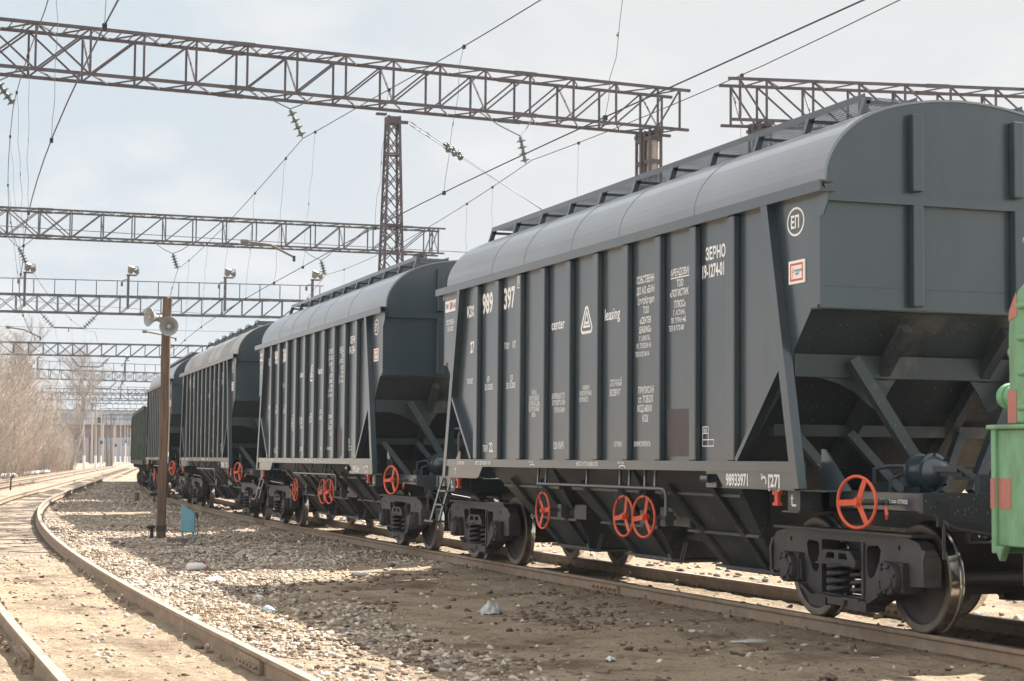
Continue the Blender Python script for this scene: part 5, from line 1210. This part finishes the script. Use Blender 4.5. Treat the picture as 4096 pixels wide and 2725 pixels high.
loudspeaker((-17.50,-3.70,zp+4.36), (.93,-.35,-.02), 'grey horn loudspeaker on the pole facing the camera')
loudspeaker((-17.95,-4.03,zp+4.57), (.35,-.92,.05), 'grey horn loudspeaker half hidden on the left side of the pole')
def blue_box():
    x, y = -16.68, -3.37; z = float(gz(x,y)); T = thing('cabinet', 'pale blue metal cabinet with a slanted top on two legs by the wooden pole', 'cabinet', (x,y,z), R(-12))
    g = MB(); g.prism([(-.135,.17),(.135,.17),(.135,.54),(-.135,.72)], lambda u,v,t:(t,u,v), -.11,.11); b = g.build('box', M['lightblue'], T)
    o = b.modifiers.new('b','BEVEL'); o.width = .01; o.segments = 2
    for yy in (-.11,.105):
        g = MB(); g.box(-.025,.025,yy-.02,yy+.02,-.2,.17); g.build('leg', M['lightblue'], T)
    g = MB(); g.prism([(-.115,.19),(.115,.19),(.115,.53),(-.115,.68)], lambda u,v,t:(t,u,v), .1105,.116); g.tube([(.116,.08,.36),(.13,.08,.36)], .012, 6); g.build('door', M['lightblue'], T)
    g = MB(); g.tube([(.04,.13,.52),(.05,.17,.54),(.04,.19,.48),(.05,.18,.40),(.08,.21,.22),(.10,.16,.02)], .008, 6); g.build('cable', M['darkrubber'], T)
    g = MB(); g.tube([(.0,.08,.58),(.02,.14,.55),(.03,.18,.50),(.0,.17,.45)], .014, 6); g.box(-.025,.025,.15,.19,.49,.54); g.build('fitting', M['inscap'], T)
blue_box()
x, y = -17.6, -3.955; z = float(gz(x,y)); T = thing('mushroom_post', 'short black mushroom-capped post at the foot of the wooden pole', 'post', (x,y,z))
g = MB(); g.tube([(0,0,-.1),(0,0,.24)], .036, 10); g.build('stem', M['darkrubber'], T, smooth=40); g = MB(); g.lathe([(0,0),(0,.05),(.025,.09),(.055,.10),(.08,.07),(.09,0)],(0,-.02,.21),(0,0,1),14); g.build('cap', M['darkrubber'], T, smooth=50)
g = MB(); g.prism([(-.17,-.05),(.16,-.06),(.17,.05),(.05,.08),(-.15,.04)], lambda u,v,t:(u*.6,v+u*.8,t), 0,.10); o = tag(g.build('timber_offcut', M['sleeper']), 'dark broken timber piece lying right of the wooden pole', 'timber'); o.location = (-15.6,-3.75,float(gz(-15.6,-3.75)))
# low stakes in the ballast further off
for (x, y, lab, hh) in ((-49.0,.15,'small dark stump in the shaded ballast, left of the pair',.32),(-47.8,.62,'small dark T-shaped marker in the shaded ballast, right of the pair',.30)):
    T = thing('marker_post', lab, 'marker', (x,y,float(gz(x,y))), 0, 'small markers in the ballast'); g = MB(); g.tube([(0,0,-.1),(0,0,hh)], .09 if hh > .31 else .05, 8); g.build('stem', M['sleeper'], T)
    if hh < .31: g = MB(); g.box(-.06,.06,-.14,.18,.22,.33); g.build('head', M['darkrubber'], T)
x = -71.0; y = y_left(x)-.1; T = thing('marker_post', 'thin leaning black marker beside the track nearest the bushes', 'marker', (x,y+1.9,float(gz(x,y+1.9))))
g = MB(); g.tube([(0,0,-.1),(0,.02,.55),(0,.16,.78)], .045, 6); g.build('stem', M['darkrubber'], T)

# ------------------------------------------------------------------ litter
def rag(name, label, cat, loc, size, mat_, hgt=.1, n=9, seed=1, flat=False):
    rd = random.Random(seed); g = MB(); vs = []; q0 = [[rd.random() for _ in range(n+2)] for _ in range(n+2)]
    for i in range(n):
        for j in range(n):
            sm_ = (q0[i][j]+q0[i+1][j]*2+q0[i+2][j]+q0[i][j+1]+q0[i+1][j+2]*2+q0[i+1][j+1]*2)/9; sm_ = max(0,(sm_-.28)*2)
            u, v = i/(n-1)-.5, j/(n-1)-.5; r = math.hypot(u, v)*2
            zz = (max(0,1-r**2.2))*hgt*(.15+1.3*sm_) if not flat else hgt*rd.random()*.5
            k = 1-.25*rd.random()*(r > .7)
            vs.append((u*size[0]*k+rd.uniform(-.1,.1)*size[0]/n, v*size[1]*k+rd.uniform(-.1,.1)*size[1]/n, zz+.004))
    fs = [(i*n+j,(i+1)*n+j,(i+1)*n+j+1,i*n+j+1) for i in range(n-1) for j in range(n-1)]
    fs = [f for f in fs if all(math.hypot((q//n)/(n-1)-.5, (q % n)/(n-1)-.5) < .56 for q in f)]
    g.add(vs, fs); o = g.build(name, mat_, None, smooth=50); sm = o.modifiers.new('s','SOLIDIFY'); sm.thickness = .003
    o.location = (loc[0],loc[1],float(gz(loc[0],loc[1]))+.01); o.rotation_euler = (0,0,rd.random()*6)
    return tag(o, label, cat)
clear = M['clearpl'] = mat('milky_plastic_film', (0.42,0.42,0.40), 0.25, var=0.1, scale=12)
rag('plastic_bag', 'crumpled translucent plastic bag on the shaded sand, below the rear bogie of the front wagon', 'plastic bag', (1.05,-3.05), (.36,.28), clear, .13, 12, 3)
rag('white_sheet', 'flat white crumpled sheet on the sunlit gravel', 'litter', (-4.75,-5.02), (.62,.36), M['plastic'], .05, 10, 5)
rag('blue_scrap', 'pale blue plastic scrap on the sunlit gravel near the rail', 'litter', (.55,-5.4), (.20,.14), M['bluepl'], .06, 7, 6)
rag('white_scrap', 'white plastic scrap at the bottom of the photo, on the shaded sand', 'litter', (6.05,-3.72), (.20,.10), M['plastic'], .04, 7, 7)
rag('white_scrap', 'small white paper scrap on the sand between the siding rails', 'litter', (3.05,-7.55), (.10,.07), M['plastic'], .05, 6, 8)
rag('brown_wrapper', 'brown and clear bottle wrapper at the bottom edge of the photo', 'litter', (7.7,-2.6), (.26,.10), mat('brown_foil',(.13,.06,.05),.4), .05, 8, 9)
rag('white_scrap', 'pair of pale plastic shreds on the gravel above the blue scrap', 'litter', (-1.75,-5.05), (.30,.10), M['plastic'], .03, 8, 10)
rag('white_scrap', 'white scrap in the shade right of the white bottle', 'litter', (-8.6,-2.9), (.12,.09), M['plastic'], .05, 6, 12)
rag('white_scrap', 'tiny pale scrap beside the far rail near the blue cabinet', 'litter', (-14.2,-1.65), (.10,.14), M['plastic'], .10, 6, 13)
rag('pale_shreds', 'heap of pale plastic shreds beside the rail under the front wagon', 'litter', (5.2,-2.0), (.42,.16), clear, .05, 9, 14)
rd = random.Random(5)
for k in range(26):
    x, y = rd.uniform(-12,8), rd.uniform(-6.0,-1.3); rag('paper_scrap', 'tiny pale paper scrap scattered on the ground', 'litter', (x,y), (rd.uniform(.04,.09),rd.uniform(.02,.05)), M['plastic'], .02, 5, 40+k)['group'] = 'tiny paper scraps'
x, y = -6.7,-4.92; T = thing('plastic_bottle', 'white plastic bottle with a red cap lying on the gravel', 'bottle', (x,y,float(gz(x,y))+.06), R(100))
g = MB(); g.lathe([(-.14,0),(-.14,.05),(-.12,.06),(.08,.06),(.12,.03),(.14,.025)],(0,0,0),(1,0,0),14); g.build('bottle_body', M['plastic'], T, smooth=50); g = MB(); g.lathe([(.14,.028),(.17,.028),(.17,0)],(0,0,0),(1,0,0),12); g.build('cap', M['red'], T)
x, y = -5.0,-2.9; T = thing('plastic_bottle', 'small clear bottle lying in the shade between the wagon shadows', 'bottle', (x,y,float(gz(x,y))+.04), R(60))
g = MB(); g.lathe([(-.10,0),(-.10,.035),(.05,.035),(.09,.015),(.11,.013),(.11,0)],(0,0,0),(1,0,0),12); g.build('bottle_body', clear, T, smooth=50); g = MB(); g.lathe([(.11,.015),(.13,.015),(.13,0)],(0,0,0),(1,0,0),10); g.build('cap', M['plastic'], T)

# ------------------------------------------------------------------ pale hoses beside the left track
for (xa, xb, off, lab) in ((-79,-128,-2.6,'long pale hose lying beside the track nearest the bushes'),(-140,-172,-2.4,'second pale hose lying further along the same track')):
    g = MB(); pts = []; x = xa; k = 0
    while x > xb: pts.append((x, y_left(x)+off+.35*math.sin(x*.5)-.3*math.sin(x*.21), -.05+.10*abs(math.sin(x*.35)))); x -= 1.2
    g.tube(pts, .17, 7); tag(g.build('hose', M['pale'], smooth=60), lab, 'hose', 'pale hoses')

# ------------------------------------------------------------------ bare trees and bushes
def twig(g, p, d, l, r, n=3, droop=0, mi=0, rd=random):
    pts = [Vector(p)]; d = Vector(d).normalized()
    for i in range(n):
        d = (d+Vector((rd.uniform(-.22,.22),rd.uniform(-.22,.22),rd.uniform(-.10,.16)-droop))).normalized(); pts.append(pts[-1]+d*l/n)
    g.tube(pts, [r*(1-.75*i/n) for i in range(n+1)], 3, mi, cap=False); return pts, d
def bush_mesh(seed, h, spread, stems, r0, m_, sub=7, lean=0.0):
    rd = random.Random(seed); g = MB()
    for i in range(stems):
        a = rd.uniform(0,6.283); q = spread*.35*math.sqrt(rd.random()); p = Vector((q*math.cos(a),q*math.sin(a),-.1)); hh = h*rd.uniform(.45,1.0)
        d = Vector((math.cos(a)*rd.uniform(.05,.55),math.sin(a)*rd.uniform(.05,.55)+lean,1)); pts, dd = twig(g, p, d, hh, r0*rd.uniform(.6,1.2), 5, 0, 0, rd)
        for k in range(sub):
            j = rd.randrange(1,5); t = rd.random(); b = pts[j]+(pts[j+1]-pts[j])*t; aa = rd.uniform(0,6.283)
            d2 = (pts[j+1]-pts[j]).normalized()+Vector((math.cos(aa),math.sin(aa),rd.uniform(-.1,.5)))*.75; p2, _ = twig(g, b, d2, hh*rd.uniform(.15,.36), r0*.45, 3, 0, 0, rd)
            for q2 in range(3):
                b2 = p2[rd.randrange(1,4)]; aa = rd.uniform(0,6.283); twig(g, b2, Vector((math.cos(aa),math.sin(aa),rd.uniform(.0,.9))), hh*rd.uniform(.06,.16), r0*.3, 2, 0, 0, rd)
    return g.build('bare_bush', m_, None, fix=False)
protos = [bush_mesh(31+k, 8.0, 5.0, 60, .036, M['twigred'] if k == 2 else M['twig']) for k in range(4)]
used = [False]*4; rd = random.Random(77); cnt = 0
kinds = ['tall dry','broad dry','reddish dry','loose dry']
spots = []
for row, (off, sc) in enumerate(((-3.1,.62),(-4.9,.95),(-7.4,1.2),(-10.5,1.32))):
    x = -104+rd.uniform(-3,3)
    xe = (-205,-215,-225,-215)[row]
    while x > xe:
        spots.append((x, y_left(x)+off+rd.uniform(-1.2,1.2), sc*rd.uniform(.8,1.12)*(1.0 if x > -165 else max(.5,1-(-165-x)*.011)), row)); x -= rd.uniform(5.0,7.0)
where = ['in the front row of the thicket, close to the left track','in the second row of the thicket','in the third row of the thicket','at the back of the thicket']
for (x, y, sc, row) in spots:
    k = rd.randrange(4); o = protos[k] if not used[k] else protos[k].copy()
    if used[k]: COL.objects.link(o)
    used[k] = True; o.location = (x,y,-.2); o.rotation_euler = (0,0,rd.uniform(0,6.28)); o.scale = (sc*1.1,sc*1.1,sc*rd.uniform(.9,1.15))
    tag(o, f'{kinds[k]} bare bush {where[row]}', 'bush', 'bare bushes of the trackside thicket')
for k in range(4):
    if not used[k]: protos[k].location = (-150,y_left(-150)-8,-.2); tag(protos[k], f'{kinds[k]} bare bush in the middle of the thicket', 'bush', 'bare bushes of the trackside thicket')

def tree(loc, h, label, seed, trunk=.28, lean=(0,0), levels=4, forks=3, spread=.55):
    rd = random.Random(seed); T = thing('bare_tree', label, 'tree', loc, 0, 'bare trees at the left'); tr = MB(); cr = MB()
    def grow(p, d, l, r, lev):
        n = 4 if lev < 3 else 3; pts = [Vector(p)]; dd = Vector(d).normalized()
        for i in range(n):
            dd = (dd+Vector((rd.uniform(-.16,.16),rd.uniform(-.16,.16),.05))).normalized(); pts.append(pts[-1]+dd*l/n)
        g = tr if lev < 2 else cr; g.tube(pts, [r*(1-.5*i/n) for i in range(n+1)], 7 if lev < 2 else 3, cap=False)
        if lev >= levels: return
        for k in range(forks+(lev > 0)*2+(lev > 2)):
            j = rd.randrange(2 if lev == 0 else 1, n+1); a = rd.uniform(0,6.283)
            side = Vector((math.cos(a),math.sin(a),rd.uniform(0,.35))); grow(pts[j], dd*.8+side*spread*rd.uniform(.7,1.4), l*rd.uniform(.45,.72), r*.5*(1 if lev else .8), lev+1)
        if lev < 2: grow(pts[-1], dd, l*.7, r*.5, lev+1)
    grow((0,0,-.3), (lean[0],lean[1],1), h*.40, trunk, 0)
    tr.build('trunk', M['bark'], T, smooth=60, fix=False); cr.build('crown', M['bark'], T, fix=False)
tree((-186,9.6,-.2), 17.5, 'tall bare tree with forked trunk behind the thicket, just left of the loudspeakers', 4, .34, (0,-.05), 5, 3)
tree((-190,12.6,-.2), 16.0, 'tall bare tree leaning right, its branches crossing the handrailed gantry', 9, .24, (0,.25), 5, 3)
tree((-150,1.5,-.2), 12.5, 'bare tree behind the bushes at the left edge of the photo', 12, .22, (0,.05), 5, 3)
tree((-170,6.0,-.2), 14.0, 'bare tree rising behind the middle of the thicket', 15, .24, (0,.0), 5, 3)
tree((-222,15.0,-.2), 9.5, 'smaller bare tree at the right end of the thicket', 21, .10, (0,.10), 5, 3)

# ------------------------------------------------------------------ posts along the line, overpass, far buildings
def conc_post(px, top, base, d, label, kind='concrete', wd=.30):
    # px, top, base in photo pixels; d = distance along the view axis
    pass
POSTS = [(-219.5,17.4,9.6,'leaning concrete post with a white foot, nearest of the row',.0),(-236,20.8,9.2,'second concrete post with a white foot, beside a dark signal',.0),(-266,25.2,9.3,'slim concrete post with a round bracket, third of the row',.0),(-300,30.4,9.2,'dark leaning timber post among the concrete posts',.02),(-310,32.3,9.3,'concrete post with a white foot right of the dark timber post',.0),(-335,36.3,8.0,'short concrete post with a bracket in the middle of the row',.0),(-365,41.2,9.4,'concrete post with a white foot near the small blue sign',.0),(-400,46.8,9,'slim far concrete post with a white foot, left of the fence of posts',0),(-425,50.8,9,'far concrete post with white foot, first of the close-set group',0),(-450,54.9,9,'far concrete post with white foot, second of the close-set group',0),(-475,59,9,'far concrete post with white foot, third of the close-set group',0),(-500,63,9,'far concrete post with white foot, fourth of the close-set group',0),(-525,67.2,9,'far concrete post with white foot, fifth of the close-set group',0),(-550,71.3,9,'far concrete post with white foot, last of the close-set group',0)]
for i, (x, y, h, lab, ln) in enumerate(POSTS):
    T = thing('line_post', lab, 'post', (x,y,-.25), 0, 'posts along the far track'); dark = 'timber' in lab; r = .16 if x > -250 else .14
    g = MB(); g.tube([(0,0,1.9 if not dark else 0),(0,-.35 if i in (0,3) else -.1,h)], [r,r*.72], 10); g.build('shaft', M['wood'] if dark else M['concrete'], T, smooth=60)
    if not dark: g = MB(); g.tube([(0,.02,0),(0,0,1.9)], [r*1.15,r*1.05], 10); g.build('white_foot', M['whitewash'], T, smooth=60)
    else: g = MB(); g.tube([(0,.06,-.1),(.05,.05,2.4)], .32, 8); g.build('splice_foot', M['sleeper'], T)
    if i in (1,2,5): g = MB(); g.box(-.2,.2,.2,.55,6.4,7.2) if i == 1 else g.box(-.15,.15,-.2,.22,3.7,4.2); g.build('bracket_box', M['darkrubber'], T)
def bridge():
    T = thing('overpass', 'rusty girder road overpass crossing the tracks in the distance', 'bridge', (-470,70,0), R(0)); 
    g = MB(); g.box(-4,4,-34,70,6.6,9.9); g.build('girder', M['bridge'], T)
    g = MB(); g.box(-4.6,4.6,-42,70,9.9,10.5); g.build('deck', M['pale'], T)
    for y0 in (-26,-22): g = MB(); g.box(-3,3,y0-.9,y0+.9,-1,6.6); g.build('pier', M['bridge'], T)
    g = MB(); g.box(4.3,4.5,-42,70,11.4,11.55)
    for k in range(56): g.box(4.35,4.45,-42+k*2,-41.9+k*2,10.5,11.5)
    g.build('railing', M['oldsteel'], T)
    g = MB(); g.prism([(-110,-1),(-34,-1),(-34,6.6),(-42,9.9),(-60,8.5),(-110,1)], lambda u,v,t:(t,u,v), -5,5); g.build('embankment', M['grass'], T)
bridge()
def building(loc, sx, sy, h, label, m_, rows, cols, blue=False, rz=0):
    T = thing('building', label, 'building', loc, rz, 'far buildings'); g = MB(); g.box(-sx/2,sx/2,-sy/2,sy/2,-2,h); g.build('wall', M[m_], T)
    g = MB(); g.box(-sx/2-.3,sx/2+.3,-sy/2-.3,sy/2+.3,h,h+.5); g.build('roof', M['brickc'] if m_ == 'brickc' else M['inscap'], T)
    cw = sy/cols
    for r_ in range(rows):
        for c_ in range(cols):
            if blue and (c_*7+r_*3) % 5 == 0: continue
            y0 = -sy/2+cw*(c_+.2); z0 = h*(r_+.25)/rows; g = MB(); g.box(sx/2+.01,sx/2+.08,y0,y0+cw*.6,z0,z0+h/rows*.55); g.build('window', M['glass'], T)
building((-620,78,0), 20, 110, 17.0, 'long pale building with blue windows behind the overpass', 'pale', 4, 22, True)
building((-330,22,0), 10, 9, 4.5, 'small white trackside building with a dark window behind the bushes', 'whitewash', 1, 2)
building((-540,88,0), 14, 34, 7.5, 'low brick building under the overpass', 'brickc', 2, 9)
building((-560,44,0), 14, 40, 8.5, 'low greyish building left of the overpass piers', 'brickc', 2, 10)
# a blue sign and a red signal under the overpass
T = thing('track_sign', 'small blue sign on a thin post beside the far posts', 'sign', (-372,43.2,-.2)); g = MB(); g.tube([(0,0,0),(0,0,5.2)], .09, 6); g.build('pole', M['whitewash'], T); g = MB(); g.box(.1,.16,-.22,.22,4.6,5.2); g.build('panel', M['blue'], T)

# ------------------------------------------------------------------ pale air over the yard
hm = bpy.data.materials.new('pale_air'); hm.use_nodes = True; nt = hm.node_tree; nt.nodes.clear()
ho = nt.nodes.new('ShaderNodeOutputMaterial'); hv = nt.nodes.new('ShaderNodeVolumePrincipled'); hv.inputs['Color'].default_value = (.84,.90,.97,1); hv.inputs['Density'].default_value = 0.0002; hv.inputs['Anisotropy'].default_value = 0.3
nt.links.new(hv.outputs[0], ho.inputs['Volume'])
g = MB(); g.box(-2900,2900,-3600,3600,-1.4,24); hz_ = stuff(g.build('haze', hm))
scene.cycles.volume_max_steps = 64
